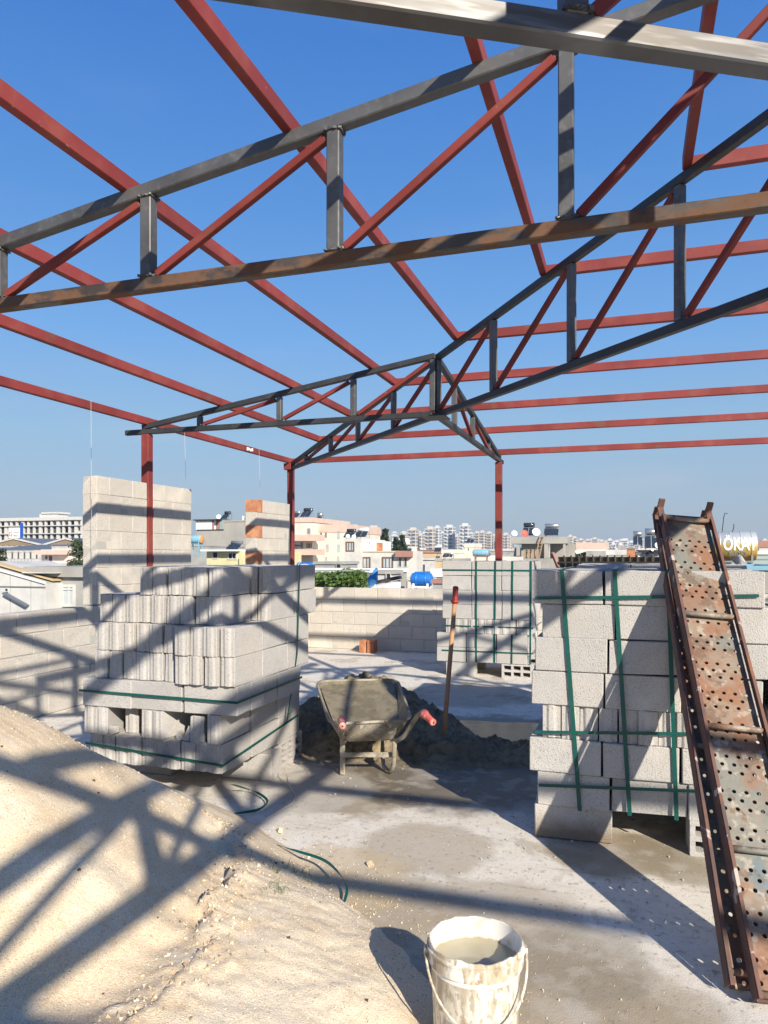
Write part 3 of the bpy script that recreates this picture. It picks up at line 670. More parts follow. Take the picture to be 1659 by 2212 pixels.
# small weeds on the scarp
wb = MB()
for (vx, vy, dd) in ((590, 1905, 0), (625, 1863, 0), (610, 2002, 0), (655, 1862, 0)):
    x, d = (vx * .9 - 760) / 1600 * 3.3, 3.3 - (vy - 1900) / 320
    for k in range(14):
        p = c2w(x + rg.gauss(0, .03), d + rg.gauss(0, .03), sandH(x, d) - .005); a = rg.uniform(0, 6.28)
        wb.tube([p, p + Vector((math.cos(a) * .02, math.sin(a) * .02, .03)), p + Vector((math.cos(a) * .05, math.sin(a) * .05, .04))], [.0012, .001, .0004], 3)
tag(wb.put('weeds', 'leaf_vine'), 'thin green weed sprigs sprouting from the edge in the sand', 'weeds', kind='stuff')

# ------------------------------------------------------------------ mortar heap and puddle
def mound(x, d):
    a = .58 - .72 * math.hypot((x + .14) * .85, (d - 6.5) * .95)
    b_ = .16 - .36 * math.hypot((x - .60) * .55, (d - 5.85) * 1.15)
    c_ = .12 - .40 * math.hypot((x - 1.15) * .7, (d - 5.85))
    e_ = .36 - .60 * math.hypot((x + .62), (d - 6.35))
    h = max(a, b_, c_, e_); n = fbm(x, d, 4, 4, 1); n2 = fbm(x, d, 14, 4, 7)
    h += (.05 * n + .04 * n2 + .02 * fbm(x, d, 34, 3, 2)) * sst(-.05, .1, h) 
    h -= .05 * sst(.25, 0, math.hypot(x - .52, d - 6.02)) * sst(.05, .2, h)
    return h
o = heightfield('mortar_heap', 'heap', mound, -1.3, 1.9, 5.2, 7.6, .018)
tag(o, 'dark wet heap of mixed mortar behind the wheelbarrow', 'mortar', kind='stuff')
b = MB(); pts = []
for k in range(40):
    a = 2 * math.pi * k / 40; r_ = 1 + .16 * math.sin(3 * a + 1) + .08 * math.sin(7 * a); pts.append(c2w(1.10 + .66 * r_ * math.cos(a), 6.62 + .40 * r_ * math.sin(a), .004))
b.v = pts; b.face(list(range(40))); tag(b.put('water', 'water'), kind='structure')

# shovel handle stuck in the heap
t = thing('shovel', 'shovel stuck upright in the mortar heap with a red grip', 'shovel', c2w(.505, 6.02, .1))
p0, p1 = PD(959, 1592, 6.02), PD(983, 1298, 6.02); MB().tube([p0 - Vector((0, 0, .12)), p0, p1], [.021, .020, .018], 10).put('handle', 'wood', t, smooth=True)
q = (p1 - p0).normalized(); e = PD(985, 1266, 6.02)
MB().tube([p1 - q * .02, p1 - q * .015, p1 + q * .005, p1 + q * .008, p1 + q * .04, e - q * .012, e - q * .003, e], [.022, .032, .032, .023, .022, .024, .018, .008], 12).put('grip', flat('redgrip', (.34, .03, .02), .5), t, smooth=True)

# ------------------------------------------------------------------ wheelbarrow
t = thing('wheelbarrow', 'mortar caked steel wheelbarrow with red rubber grips', 'wheelbarrow', c2w(-.13, 5.5, 0))
def rrect(c0, c1, c2, c3, rad, n=5):
    """rounded quadrilateral through four corners (Vectors)"""
    C = [Vector(c) for c in (c0, c1, c2, c3)]; out = []
    for i in range(4):
        p, a, b2 = C[i], C[i - 1], C[(i + 1) % 4]; u = (a - p).normalized() * rad; v = (b2 - p).normalized() * rad
        for k in range(n + 1):
            s = k / n; out.append((p + u) * (1 - s) ** 2 + p * 2 * s * (1 - s) + (p + v) * s * s)
    return out
rim = rrect(c2w(-.375, 5.13, .405), c2w(.195, 5.17, .425), c2w(.11, 6.02, .565), c2w(-.55, 6.0, .555), .11)
mid = rrect(c2w(-.335, 5.17, .33), c2w(.145, 5.20, .34), c2w(.06, 5.93, .44), c2w(-.49, 5.90, .43), .10)
bot = rrect(c2w(-.295, 5.20, .265), c2w(.095, 5.23, .27), c2w(-.02, 5.72, .29), c2w(-.40, 5.70, .285), .08)
inner = lambda rg_, s: [p + (sum(rg_, Vector()) / len(rg_) - p).normalized() * s for p in rg_]
b = MB(); b.loft([bot, mid, rim], cap0=True); b.put('tray', 'barrow', t, smooth=True)
b = MB(); up = Vector((0, 0, .012)); b.loft([inner(rim, .006), inner(mid, .008), [p + up for p in inner(bot, .008)]], cap1=True); o = b.put('tray_lining', 'coat', t, smooth=True)
mb_ = MB(); mb_.tube(rim + [rim[0], rim[1]], .011, 8, False); mb_.put('rim', 'barrow', t, smooth=True)
# a load of mortar lying towards the far end
ld = rrect(c2w(-.34, 5.30, .325), c2w(.12, 5.33, .33), c2w(.085, 5.975, .545), c2w(-.52, 5.95, .535), .10)
ce = sum(ld, Vector()) / len(ld) - Vector((0, 0, .03)); b = MB(); b.v = [ce] + [ce.lerp(p, .5) - Vector((0, 0, .012)) for p in ld] + ld; n_ = len(ld)
for k in range(n_): b.face([0, 1 + k, 1 + (k + 1) % n_]); b.face([1 + k, 1 + n_ + k, 1 + n_ + (k + 1) % n_, 1 + (k + 1) % n_])
b.put('mortar_load', 'coat', t, smooth=True)
for sd in (0, 1):
    if sd == 0: P = [c2w(-.17, 6.15, .17), c2w(-.235, 5.6, .245), c2w(-.29, 5.17, .262), c2w(-.29, 5.08, .33), c2w(-.285, 4.98, .45), c2w(-.28, 4.92, .478), c2w(-.276, 4.86, .484)]; G = (c2w(-.277, 4.90, .487), c2w(-.266, 4.755, .478))
    else: P = [c2w(-.12, 6.15, .17), c2w(-.02, 5.6, .245), c2w(.085, 5.2, .268), c2w(.14, 5.1, .33), c2w(.225, 4.97, .50), c2w(.248, 4.93, .525), c2w(.262, 4.90, .53)]; G = (c2w(.258, 4.905, .532), c2w(.318, 4.765, .498))
    MB().tube(P, .0165, 10).put('handle', 'barrow', t, smooth=True)
    a_ = (G[1] - G[0]); MB().tube([G[0], G[0] + a_ * .03, G[0] + a_ * .2, G[0] + a_ * .3, G[0] + a_ * .85, G[1] - a_ * .03, G[1]], [.024, .031, .030, .024, .022, .024, .018], 12).put('grip', 'grip', t, smooth=True)
    MB().tube([G[1] - a_ * .02, G[1] + a_ * .012], .006, 8).put('grip_hole', 'dark', t)
l0, l1, r0, r1 = c2w(-.297, 5.30, .006), c2w(-.292, 5.2, .262), c2w(.03, 5.345, .008), c2w(.075, 5.26, .27)
MB().beam(l0, l0 + Vector((0, 0, .27)), .036, .018, up=(0, 1, 0)).put('leg', 'barrow', t, bevel=.003)
MB().tube([c2w(-.298, 5.62, .25), c2w(-.298, 5.44, .05), c2w(-.298, 5.36, .014), c2w(-.297, 5.3, .012)], .014, 8).put('leg', 'barrow', t, smooth=True)
MB().tube([c2w(.075, 5.2, .27), c2w(.07, 5.25, .10), c2w(.055, 5.31, .03), c2w(.03, 5.345, .016), c2w(.0, 5.40, .035), c2w(-.012, 5.47, .10), c2w(-.005, 5.60, .25)], .016, 10).put('leg', 'barrow', t, smooth=True)
MB().beam(c2w(-.30, 5.29, .15), c2w(.085, 5.275, .155), .008, .036).put('cross_brace', 'barrow', t, bevel=.002)
wh = MB(); ax = c2w(1, 0, 0); wc = c2w(-.15, 6.12, .165)
prof = [(.06, -.02), (.12, -.028), (.15, -.03), (.163, -.018), (.165, 0), (.163, .018), (.15, .03), (.12, .028), (.06, .02), (.06, -.02)]
wh.lathe(prof, wc, 28, axis='X', rz=TH); o = wh.put('wheel', 'tyre', t, smooth=True)
hb = MB(); hb.lathe([(.001, -.03), (.06, -.021), (.06, .021), (.001, .03)], wc, 20, 'X', TH); hb.put('hub', 'barrow', o)
MB().tube([wc - ax * .06, wc + ax * .06], .008, 8).put('axle', 'barrow', t)

# ------------------------------------------------------------------ bucket
bc = c2w(.293, 2.37, 0)
t = thing('bucket', 'white plastic bucket of cloudy water, caked with dried mortar', 'bucket', bc)
n = 64; rgb = random.Random(9); H_ = .352
def ring(r, z, jag=0): return [bc + Vector((r * math.cos(2 * math.pi * k / n), r * math.sin(2 * math.pi * k / n), z + (jag * (noise.noise(Vector((math.cos(6.283 * k / n) * 3, math.sin(6.283 * k / n) * 3, 2))) - .1 + rgb.uniform(-.25, .25)) if jag else 0))) for k in range(n)]
b = MB(); top = ring(.150, H_, .008); topi = [bc + (p - bc) * 1 for p in top]; topi = [Vector((bc.x + (p.x - bc.x) * .972, bc.y + (p.y - bc.y) * .972, p.z)) for p in top]
b.loft([ring(.126, .0), ring(.131, .012), ring(.1425, .285), ring(.1432, .287), ring(.1515, .289), ring(.1525, .327), ring(.156, .329), ring(.156, .336), ring(.151, .339), top, topi], cap0=True)
b.put('bucket_body', 'pail', t, smooth=True); autosmooth(t.children[-1], 35)
b = MB(); b.loft([topi, ring(.1448, .30), ring(.139, .24), ring(.1385, .20)]); b.put('inner_wall', 'pail_in', t, smooth=True)
b = MB(); b.v = ring(.1425, .282); b.face(list(range(n))); b.put('water', 'milky', t)
hp = []
for k in range(25):
    a = math.pi * k / 24; l = Vector((CS, SN, 0)); f_ = Vector((SN, -CS, 0))
    hp.append(bc + l * (-.160 * math.cos(a)) * 1.0 + f_ * (.150 * math.sin(a) + .012) + Vector((0, 0, .312 - .165 * math.sin(a) ** 1.15)))
MB().tube(hp, .0042, 8).put('bail_handle', 'pail', t, smooth=True)
for s_ in (-1, 1):
    c = bc + Vector((CS, SN, 0)) * .158 * s_ + Vector((0, 0, .312)); MB().box(c, (.014, .03, .03), rz=TH).put('handle_lug', 'pail', t, bevel=.003)

# ------------------------------------------------------------------ scaffold planks leaning on the right pallet
A0, A1 = c2w(1.277, 2.57, .03), c2w(1.548, 4.20, 1.84)
ldir = (A1 - A0).normalized(); wdir = c2w(1, 0, 0); wdir = (wdir - ldir * wdir.dot(ldir)).normalized(); ndir = wdir.cross(ldir).normalized()
if ndir.z < 0: ndir = -ndir
PL = (A1 - A0).length; PW = .286
def plank(label, off, flip=1, s0=0.0, s1=None, bars=(), hook=True, off1=None, few=False):
    s1 = (s1 or PL) - .085; off1 = off if off1 is None else off1
    LP = lambda u, v, nn: A0 + off.lerp(off1, v / PL) + wdir * u + ldir * v + ndir * nn * flip
    t = thing('scaffold_plank', label, 'plank', tuple(LP(0, s0, 0)), 'scaffold planks')
    b = MB(); rows = []; v = s0 + .06; g = 0
    while v < s1 - .16:
        for q, nh in enumerate((5, 4, 5)): rows.append((v + q * .038, nh)) if not few or (q == 1 and v < .55) else None
        v += .16
    # plate with real holes: strips of cells, each hole an eight-sided opening
    th = .0025; W0_, W1_ = .018, PW - .018
    def quad(u0, u1, v0, v1): i = len(b.v); b.v += [LP(u0, v0, 0), LP(u1, v0, 0), LP(u1, v1, 0), LP(u0, v1, 0)]; b.face([i, i + 1, i + 2, i + 3])
    pv = s0
    for (v, nh) in rows:
        h = .0185
        if v - h > pv: quad(W0_, W1_, pv, v - h)
        cw = (W1_ - W0_) / 5; st = W0_ + (0 if nh == 5 else cw / 2)
        if nh == 4: quad(W0_, st, v - h, v + h); quad(W1_ - cw / 2, W1_, v - h, v + h)
        for k in range(nh):
            u0 = st + k * cw; uc, r_ = u0 + cw / 2, .0092; i = len(b.v)
            sq = [(-1, -1), (0, -1), (1, -1), (1, 0), (1, 1), (0, 1), (-1, 1), (-1, 0)]
            b.v += [LP(uc + a * cw / 2, v + c * h, 0) for a, c in sq]
            b.v += [LP(uc + r_ * math.cos(math.atan2(c, a)), v + r_ * math.sin(math.atan2(c, a)), 0) for a, c in sq]
            b.v += [LP(uc + r_ * .9 * math.cos(math.atan2(c, a)), v + r_ * .9 * math.sin(math.atan2(c, a)), -.006) for a, c in sq]
            for q in range(8): b.face([i + q, i + (q + 1) % 8, i + 8 + (q + 1) % 8, i + 8 + q]); b.face([i + 8 + q, i + 8 + (q + 1) % 8, i + 16 + (q + 1) % 8, i + 16 + q])
        pv = v + h
    quad(W0_, W1_, pv, s1)
    b.put('deck_plate', 'deck', t)
    for u in (0.006, PW - .006):
        sg = 1 if u < .1 else -1
        r_ = MB(); r_.beam(LP(u, s0, .018), LP(u, s1, .018), .004, .052, up=ndir); r_.beam(LP(u + sg * .008, s0, .047), LP(u + sg * .008, s1, .047), .015, .005, up=ndir)
        r_.put('side_rail', 'rail', t, bevel=.001)
    for v in bars: MB().tube([LP(.012, v, .026), LP(PW - .012, v, .026)], .013, 10).put('cross_bar', 'deck', t, smooth=True)
    if hook:
        for u in (.004, PW - .018):
            h = MB(); h.beam(LP(u + .008, s1 - .06, .01), LP(u + .008, s1 + .09, .02), .012, .034, up=wdir); h.beam(LP(u + .008, s1 + .075, .012), LP(u + .008, s1 + .095, .07), .012, .034, up=wdir)
            h.put('hook', 'rail', t, bevel=.002)
        MB().beam(LP(.01, s1 + .02, -.005), LP(PW - .01, s1 + .02, -.005), .05, .01, up=ndir).put('end_plate', 'rail', t)
    for v in (s0 + .02,): MB().beam(LP(.02, v, -.004), LP(PW - .02, v, -.004), .04, .008, up=ndir).put('end_plate', 'rail', t)
    return t
def bar_at(vy):   # arc length where the plank crosses the photo row
    lo, hi = 0, PL
    for _ in range(40):
        md = (lo + hi) / 2; p = A0 + ldir * md; d = -SN * p.x + CS * p.y; y = 1198 + (EYE - p.z) / d * 1600
        if y > vy: lo = md
        else: hi = md
    return lo
plank('upper rusty perforated scaffold plank, flecked with teal paint', Vector((0, 0, 0)), 1, 0, PL, [bar_at(q) for q in (1125, 1330, 1572, 1836, 2150)])
plank('lower scaffold plank tucked under the upper one', -ndir * .072 - wdir * .062, 1, .05, PL + .01, [.1, 1.0], off1=-ndir * .075 - wdir * .004, few=True)

# ------------------------------------------------------------------ loose straps, wire and strings
def ribbon(name, pts, wd, label, cat, mt='strap', z=.012):
    P = [Vector(p) for p in pts]; Q = []
    for i in range(len(P) - 1):
        p0, p1, p2, p3 = P[max(i - 1, 0)], P[i], P[i + 1], P[min(i + 2, len(P) - 1)]
        for k in range(8):
            s = k / 8; Q.append(.5 * ((2 * p1) + (p2 - p0) * s + (2 * p0 - 5 * p1 + 4 * p2 - p3) * s * s + (3 * p1 - p0 - 3 * p2 + p3) * s ** 3))
    Q.append(P[-1]); b = MB(); rr = []
    for i, p in enumerate(Q):
        a = (Q[min(i + 1, len(Q) - 1)] - Q[max(i - 1, 0)]).normalized(); s_ = a.cross(Vector((0, 0, 1))).normalized()
        tw = .9 * math.sin(i * .22); s2 = (s_ * math.cos(tw) + Vector((0, 0, 1)) * math.sin(tw)) * wd / 2; rr.append([p + s2, p - s2])
    b.loft(rr, closed=False); o = b.put(name, mt); md = o.modifiers.new('thick', 'SOLIDIFY'); md.thickness = .0015; return tag(o, label, cat)
ribbon('loose_strap', [PZ(500, 1694, .10), PZ(530, 1703, .04), PZ(556, 1712, .03), PZ(578, 1730, .03), PZ(560, 1748, .02), PZ(520, 1756, .02), PZ(480, 1762, .015)], .016, 'loop of loose green strap beside the left block stack', 'strap')
ribbon('loose_strap', [PZ(535, 1795, .03), PZ(590, 1822, .05), PZ(640, 1838, .06), PZ(700, 1858, .07), PZ(735, 1890, .07), PZ(750, 1920, .04), PZ(740, 1962, .015)], .014, 'loose green strap curling over the slab beside the sand heap', 'strap')
def wire(name, pts, r, label, cat, mt='cable'):
    return tag(MB().tube(pts, r, 6).put(name, mt, smooth=True), label, cat)
wire('cable', [PZ(618, 1656, .12), PZ(622, 1690, .03), PZ(640, 1720, .004), PZ(632, 1735, .004), PZ(590, 1760, .006), PZ(560, 1778, .01)], .004, 'thin pale cable trailing from under the left block stack', 'cable')
for (vx, vy1, Y_, lb) in ((197, 1300, 0, 'left plumb string hanging past the tall block pier'), (399, 1052, 0, 'thin string hanging to the right end of the tall block pier'), (560, 1080, 0, 'plumb string hanging to the pier with red bricks')):
    p = PX(vx, 900, W0 + .06); zt = UB + .2; q = PX(vx + (2 if vx < 300 else 3), vy1, W0 + .10); wire('plumb_string', [(p.x, p.y, zt), (q.x, q.y, q.z)], .0018, lb, 'string')

# ------------------------------------------------------------------ the town
def hx(vx, Y): return Y * (CS * (vx - 830) / 1600 - SN) / (CS + SN * (vx - 830) / 1600)
def hz(vy, X, Y): return EYE - (vy - 1198) / 1600 * (-SN * X + CS * Y)
def window(t, x0, x1, z0, z1, y, fm='white', pm='glass', mull=1, face='Y'):
    b = MB(); w_ = min(.14, (x1 - x0) * .12); e = .06
    def sp(a0, a1, c0, c1, dd, bb):
        if face == 'Y': bb.span(a0, a1, y - dd, y + .02, c0, c1)
        else: bb.span(y - .02, y + dd, a0, a1, c0, c1)
    sp(x0, x1, z0, z0 + w_, e, b); sp(x0, x1, z1 - w_, z1, e, b); sp(x0, x0 + w_, z0 + w_, z1 - w_, e, b); sp(x1 - w_, x1, z0 + w_, z1 - w_, e, b)
    for k in range(mull): c = x0 + (x1 - x0) * (k + 1) / (mull + 1); sp(c - w_ * .3, c + w_ * .3, z0 + w_, z1 - w_, e - .01, b)
    o = b.put('window', fm, t); p = MB(); sp(x0 + w_, x1 - w_, z0 + w_, z1 - w_, .02, p); p.put('pane', pm, o); return o
def house(label, vx0, vx1, vyt, Y, mt, dep=10, cat='house', trim=None, wins=(), para=.5, name='house', zb=GZ, group=None):
    """wins: (vx0, vx1, vytop, vybottom, frame, pane, mullions)"""
    X0, X1 = hx(vx0, Y), hx(vx1, Y); zt = hz(vyt, (X0 + X1) / 2, Y)
    t = thing(name, label, cat, ((X0 + X1) / 2, Y + dep / 2, zb), group)
    MB().span(X0, X1, Y, Y + dep, zb, zt - para).put('wall', mt, t)
    b = MB(); o_ = .06
    if para:
        b.span(X0 - o_, X1 + o_, Y - o_, Y + .2, zt - para, zt); b.span(X0 - o_, X1 + o_, Y + dep - .2, Y + dep + o_, zt - para, zt)
        b.span(X0 - o_, X0 + .2, Y + .2, Y + dep - .2, zt - para, zt); b.span(X1 - .2, X1 + o_, Y + .2, Y + dep - .2, zt - para, zt); b.put('parapet', trim or mt, t)
    for wv in wins:
        a0, a1, b0, b1 = wv[:4]; fm = wv[4] if len(wv) > 4 else 'white'; pm = wv[5] if len(wv) > 5 else 'glass'; mu = wv[6] if len(wv) > 6 else 1
        xa, xb = hx(a0, Y), hx(a1, Y); window(t, xa, xb, hz(b1, xa, Y), hz(b0, xa, Y), Y, fm, pm, mu)
    return t, X0, X1, zt
def dish(label, vx, vy, Y, rv, mt='dishwhite', group='satellite dishes on the roofs', standz=None):
    X = hx(vx, Y); z = hz(vy, X, Y); d = -SN * X + CS * Y; r = rv / 1600 * d
    t = thing('satellite_dish', label, 'dish', (X, Y, z - r * 1.3), group)
    rings = []
    N = Vector((.35, -.85, .35)).normalized(); U = N.orthogonal().normalized(); V = N.cross(U); c = Vector((X, Y, z))
    for q in (1.0, .75, .5, .25, .02): rings.append([c + (U * math.cos(a * .3927) + V * math.sin(a * .3927)) * r * q - N * (r * .22 * (1 - q * q)) for a in range(16)])
    MB().loft(rings, cap1=True).put('reflector', mt, t, smooth=True)
    MB().tube([c - N * r * .2, c - N * r * .3 - Vector((0, 0, r * 1.1))], r * .05, 5).put('mast', 'rail_metal', t)
    MB().tube([c - V * r * .8, c + N * r * .7], r * .03, 4).put('arm', 'rail_metal', t)
    MB().box(c + N * r * .7, (r * .15, r * .15, r * .15)).put('receiver', 'rail_metal', t); return t
def heater(label, vx, vyt, vyb, Y, wv, tm='silver', group='solar water heaters on the roofs', pan=2):
    X = hx(vx, Y); d = -SN * X + CS * Y; W_ = wv / 1600 * d; zt = hz(vyt, X, Y); zb = hz(vyb, X, Y); H = zt - zb; r = H * .17
    t = thing('solar_heater', label, 'solar heater', (X, Y, zb), group)
    MB().tube([(X - W_ * .45, Y + .3, zt - r), (X - W_ * .44, Y + .3, zt - r), (X + W_ * .44, Y + .3, zt - r), (X + W_ * .45, Y + .3, zt - r)], [r * .8, r, r, r * .8], 12).put('tank', tm, t, smooth=True)
    for k in range(pan):
        a = X - W_ / 2 + W_ * k / pan + W_ * .03; e = X - W_ / 2 + W_ * (k + 1) / pan - W_ * .03
        b = MB(); b.loft([[(a, Y - H * .6, zb + .1), (e, Y - H * .6, zb + .1), (e, Y - H * .6, zb + .18), (a, Y - H * .6, zb + .18)], [(a, Y + .1, zt - 2.4 * r), (e, Y + .1, zt - 2.4 * r), (e, Y + .1, zt - 2.4 * r + .08), (a, Y + .1, zt - 2.4 * r + .08)]], True, True); b.put('solar_panel', 'panel', t)
    b = MB()
    for xx in (X - W_ * .4, X + W_ * .4):
        for yy in (Y + .02, Y + .6): b.tube([(xx, yy, zb), (xx, yy, zt - 1.5 * r)], .03, 4)
    b.put('stand', 'rail_metal', t); return t
def htank(label, vx0, vx1, vyt, vyb, Y, mt, endmt=None, stand='white', sh=.5, bands=3, name='water_tank', rib=True):
    X0, X1 = hx(vx0, Y), hx(vx1, Y); r = (hz(vyt, X0, Y) - hz(vyb, X0, Y)) / 2; zc = hz((vyt + vyb) / 2, (X0 + X1) / 2, Y); L = X1 - X0
    t = thing(name, label, 'water tank', ((X0 + X1) / 2, Y + r, zc - r - sh))
    b = MB(); b.lathe([(.001, X0 - .06), (r * .6, X0 - .05), (r * .96, X0 - .005), (r, X0 + .02), (r, X1 - .02), (r * .96, X1 + .005)], (0, Y + r, zc), 28, 'X'); b.put('tank_body', mt, t, smooth=True)
    b = MB(); b.lathe([(r * .96, X1 + .006), (r * .6, X1 + .05), (.001, X1 + .06)], (0, Y + r, zc), 28, 'X'); b.put('tank_end', endmt or mt, t, smooth=True)
    if rib:
        b = MB()
        for k in range(bands): x = X0 + L * (k + .5) / bands; b.lathe([(r, x - .025), (r + .012, x - .01), (r + .012, x + .01), (r, x + .025)], (0, Y + r, zc), 28, 'X')
        b.put('rib', mt, t, smooth=True)
    b = MB()
    for x in (X0 + L * .12, X1 - L * .12):
        for y in (Y + .05, Y + 2 * r - .05): b.beam((x, y, zc - r - sh), (x, y, zc - r * .6), .06, .06, up=(0, 1, 0))
    b.beam((X0 + L * .12, Y + .05, zc - r - .03), (X1 - L * .12, Y + .05, zc - r - .03), .05, .05); b.beam((X0 + L * .12, Y + 2 * r - .05, zc - r - .03), (X1 - L * .12, Y + 2 * r - .05, zc - r - .03), .05, .05)
    [b.beam((x, Y + .05, zc - r - .09), (x, Y + 2 * r - .05, zc - r - .09), .05, .05) for x in (X0 + L * .12, X1 - L * .12)]; b.put('stand', stand, t); return t, X0, X1, zc, r
def text_mesh(s, size, stretch=1.0):
    cu = bpy.data.curves.new('lettering', 'FONT'); cu.body = s; cu.size = size; cu.align_x = 'CENTER'; cu.offset = size * .025; cu.resolution_u = 3
    ob = bpy.data.objects.new('tmp', cu); COL.objects.link(ob); dg = bpy.context.evaluated_depsgraph_get(); dg.update()
    me = bpy.data.meshes.new_from_object(ob.evaluated_get(dg)); bpy.data.objects.remove(ob); return me
def text_on(s, size, x, y, z, mt, t, r=None, zc=None, name='lettering', sx=1.0):
    """flat text on a wall facing -Y, or bent round a lying cylinder of radius r with centre height zc"""
    me = text_mesh(s, size)
    bm = bmesh.new(); bm.from_mesh(me)
    if r:
        bmesh.ops.subdivide_edges(bm, edges=[e for e in bm.edges if e.calc_length() > size * .2], cuts=2, use_grid_fill=False); bmesh.ops.triangulate(bm, faces=bm.faces)
    for v in bm.verts:
        u, h = v.co.x * sx, v.co.y
        if r: a = (z + h - zc) / r; v.co = Vector((x + u, y + r - (r + .016) * math.cos(a), zc + (r + .016) * math.sin(a)))
        else: v.co = Vector((x + u, y - .02, z + h))
    bm.to_mesh(me); bm.free(); me.materials.clear(); return link(name, me, mt, t)

# unfinished frame building, far left
Y = 250; t = thing('unfinished_building', 'unfinished white concrete frame building with open floors on the far left', 'building', (hx(60, Y), Y + 8, GZ))
X0, X1 = hx(-60, Y), hx(176, Y); zr = hz(1118, hx(80, Y), Y); fh = 3.3
b = MB(); c_ = MB(); d_ = MB(); g = MB()
nf = 8
for k in range(nf): 
    z = zr - k * fh; s_ = MB(); s_.span(X0 - .4, X1 + .4, Y - .8, Y + 14, z - (1.3 if k == 0 else .35), z); s_.put('floor_slab', 'white', t)
for i in range(20):
    x = X0 + (X1 - X0) * i / 19; q = MB(); q.span(x - .45, x + .45 + (.5 if i % 3 == 0 else 0), Y, Y + .8, zr - nf * fh, zr - 1.301); q.put('column', 'white', t)
    if i < 19: 
        for k in range(nf):
            if (i * 7 + k * 3) % 4: g.span(x + .8, x + 1.9, Y + 4, Y + 4.3, zr - (k + 1) * fh + .01, zr - k * fh - 1.31)
g.put('inner_wall', 'white', t); t.children[-1]['kind'] = 'stuff'; MB().span(X0, X1, Y + 6, Y + 6.3, zr - nf * fh, zr - 1.302).put('core', 'dark', t)
MB().span(hx(78, Y), hx(118, Y), Y + 2, Y + 8, zr, zr + 1.6).put('stair_head', 'white', t)
MB().span(hx(84, Y), hx(121, Y), Y + 1.5, Y + 8.5, zr + 1.601, zr + 2.3).put('stair_roof', 'white', t)
t, a, b_, z_ = house('pale green glazed block right of the unfinished frame building', 168, 192, 1130, 252, 'tower', 14, 'building', name='office_block')
for k in range(5):
    for i in range(4): xx = a + (b_ - a) * (i + .15) / 4; window(t, xx, xx + (b_ - a) * .18, z_ - 3.2 * (k + 1), z_ - 3.2 * k - 1.2, 252, 'white', 'glass', 0)
# billboard
Y = 200; X0, X1 = hx(19, Y), hx(44, Y); z0, z1 = hz(1162, X0, Y), hz(1140, X0, Y)
t = thing('billboard', 'white billboard with red logo and blue edge on the factory roof', 'sign', (X0, Y, z0))
MB().span(X0, X1, Y, Y + .4, z0, z1).put('board', 'letters', t); MB().span(X1 + .01, X1 + .55, Y - .1, Y + .8, z0, z1 + 1.6).put('blue_panel', 'signblue', t); [MB().span(x, x + .15, Y + .41, Y + .56, -8, z1).put('mast', 'rail_metal', t) for x in (X0 + .3, X1 - .5)]
Wb = X1 - X0
text_on('G', 2.3, X0 + Wb * .18, Y, z0 + .55, 'signred', t); text_on('Gülsece', .95, X0 + Wb * .64, Y, z0 + 1.55, 'signgrey', t, sx=.85); text_on('Metal', .95, X0 + Wb * .62, Y, z0 + .45, 'signgrey', t, sx=.9)
# factory with two gables
Y = 150
t = thing('factory', 'long factory hall with two brown gables and white roof edges', 'factory', (hx(90, Y), Y, GZ))
for (va, vc, vb) in ((-28, 31, 92), (92, 143, 200)):
    xa, xc, xb = hx(va, Y), hx(vc, Y), hx(vb, Y); ze = hz(1176, xc, Y); zr = hz(1163, xc, Y)
    g = MB(); g.loft([[(xa, Y, ze - .3), (xb, Y, ze - .3), (xc, Y, zr - .1)], [(xa, Y + .3, ze - .3), (xb, Y + .3, ze - .3), (xc, Y + .3, zr - .1)]], True, True); g.put('gable', 'browngable', t)
    for (p, q) in ((xa, xc), (xb, xc)):
        pz = ze; MB().beam((p, Y - .15, pz - .15), (q, Y - .15, zr), .3, .42).put('roof_edge', 'white', t)
        s_ = MB(); s_.loft([[(p, Y + .01, pz - .1), (q, Y + .01, zr), (q, Y + .01, zr + .15), (p, Y + .01, pz + .05)], [(p, Y + 40, pz - .1), (q, Y + 40, zr), (q, Y + 40, zr + .15), (p, Y + 40, pz + .05)]], True, True); s_.put('roof', 'roofblue', t)
X0, X1 = hx(-60, Y), hx(200, Y); MB().span(X0, X1, Y + .3, Y + 40, GZ, hz(1177, X0, Y) - .3).put('wall', 'white', t); MB().span(X0, X1, Y - .25, Y + .29, hz(1182, hx(90, Y), Y), hz(1180, hx(90, Y), Y)).put('gutter', 'white', t)
# striped hall
Y = 105; t, a, b_, z_ = house('white hall with tall dark window strips under a slate roof on the left', -30, 91, 1189.5, Y, 'white', 12, 'hall', para=.3, name='hall')
for k in range(8): x = hx(-14 + k * 13.2, Y); window(t, x, x + .36, hz(1207, x, Y), hz(1191.5, x, Y), Y, 'browngable', 'glass', 0)
s_ = MB(); zz = hz(1189, a, Y); s_.loft([[(a, Y - .2, zz), (hx(140, Y), Y - .2, zz), (hx(140, Y), Y - .2, zz + .12), (a, Y - .2, zz + .12)], [(a, Y + 12, zz + 1.1), (hx(140, Y), Y + 12, zz + 1.1), (hx(140, Y), Y + 12, zz + 1.2), (a, Y + 12, zz + 1.2)]], True, True); s_.put('roof', 'roofblue', t)
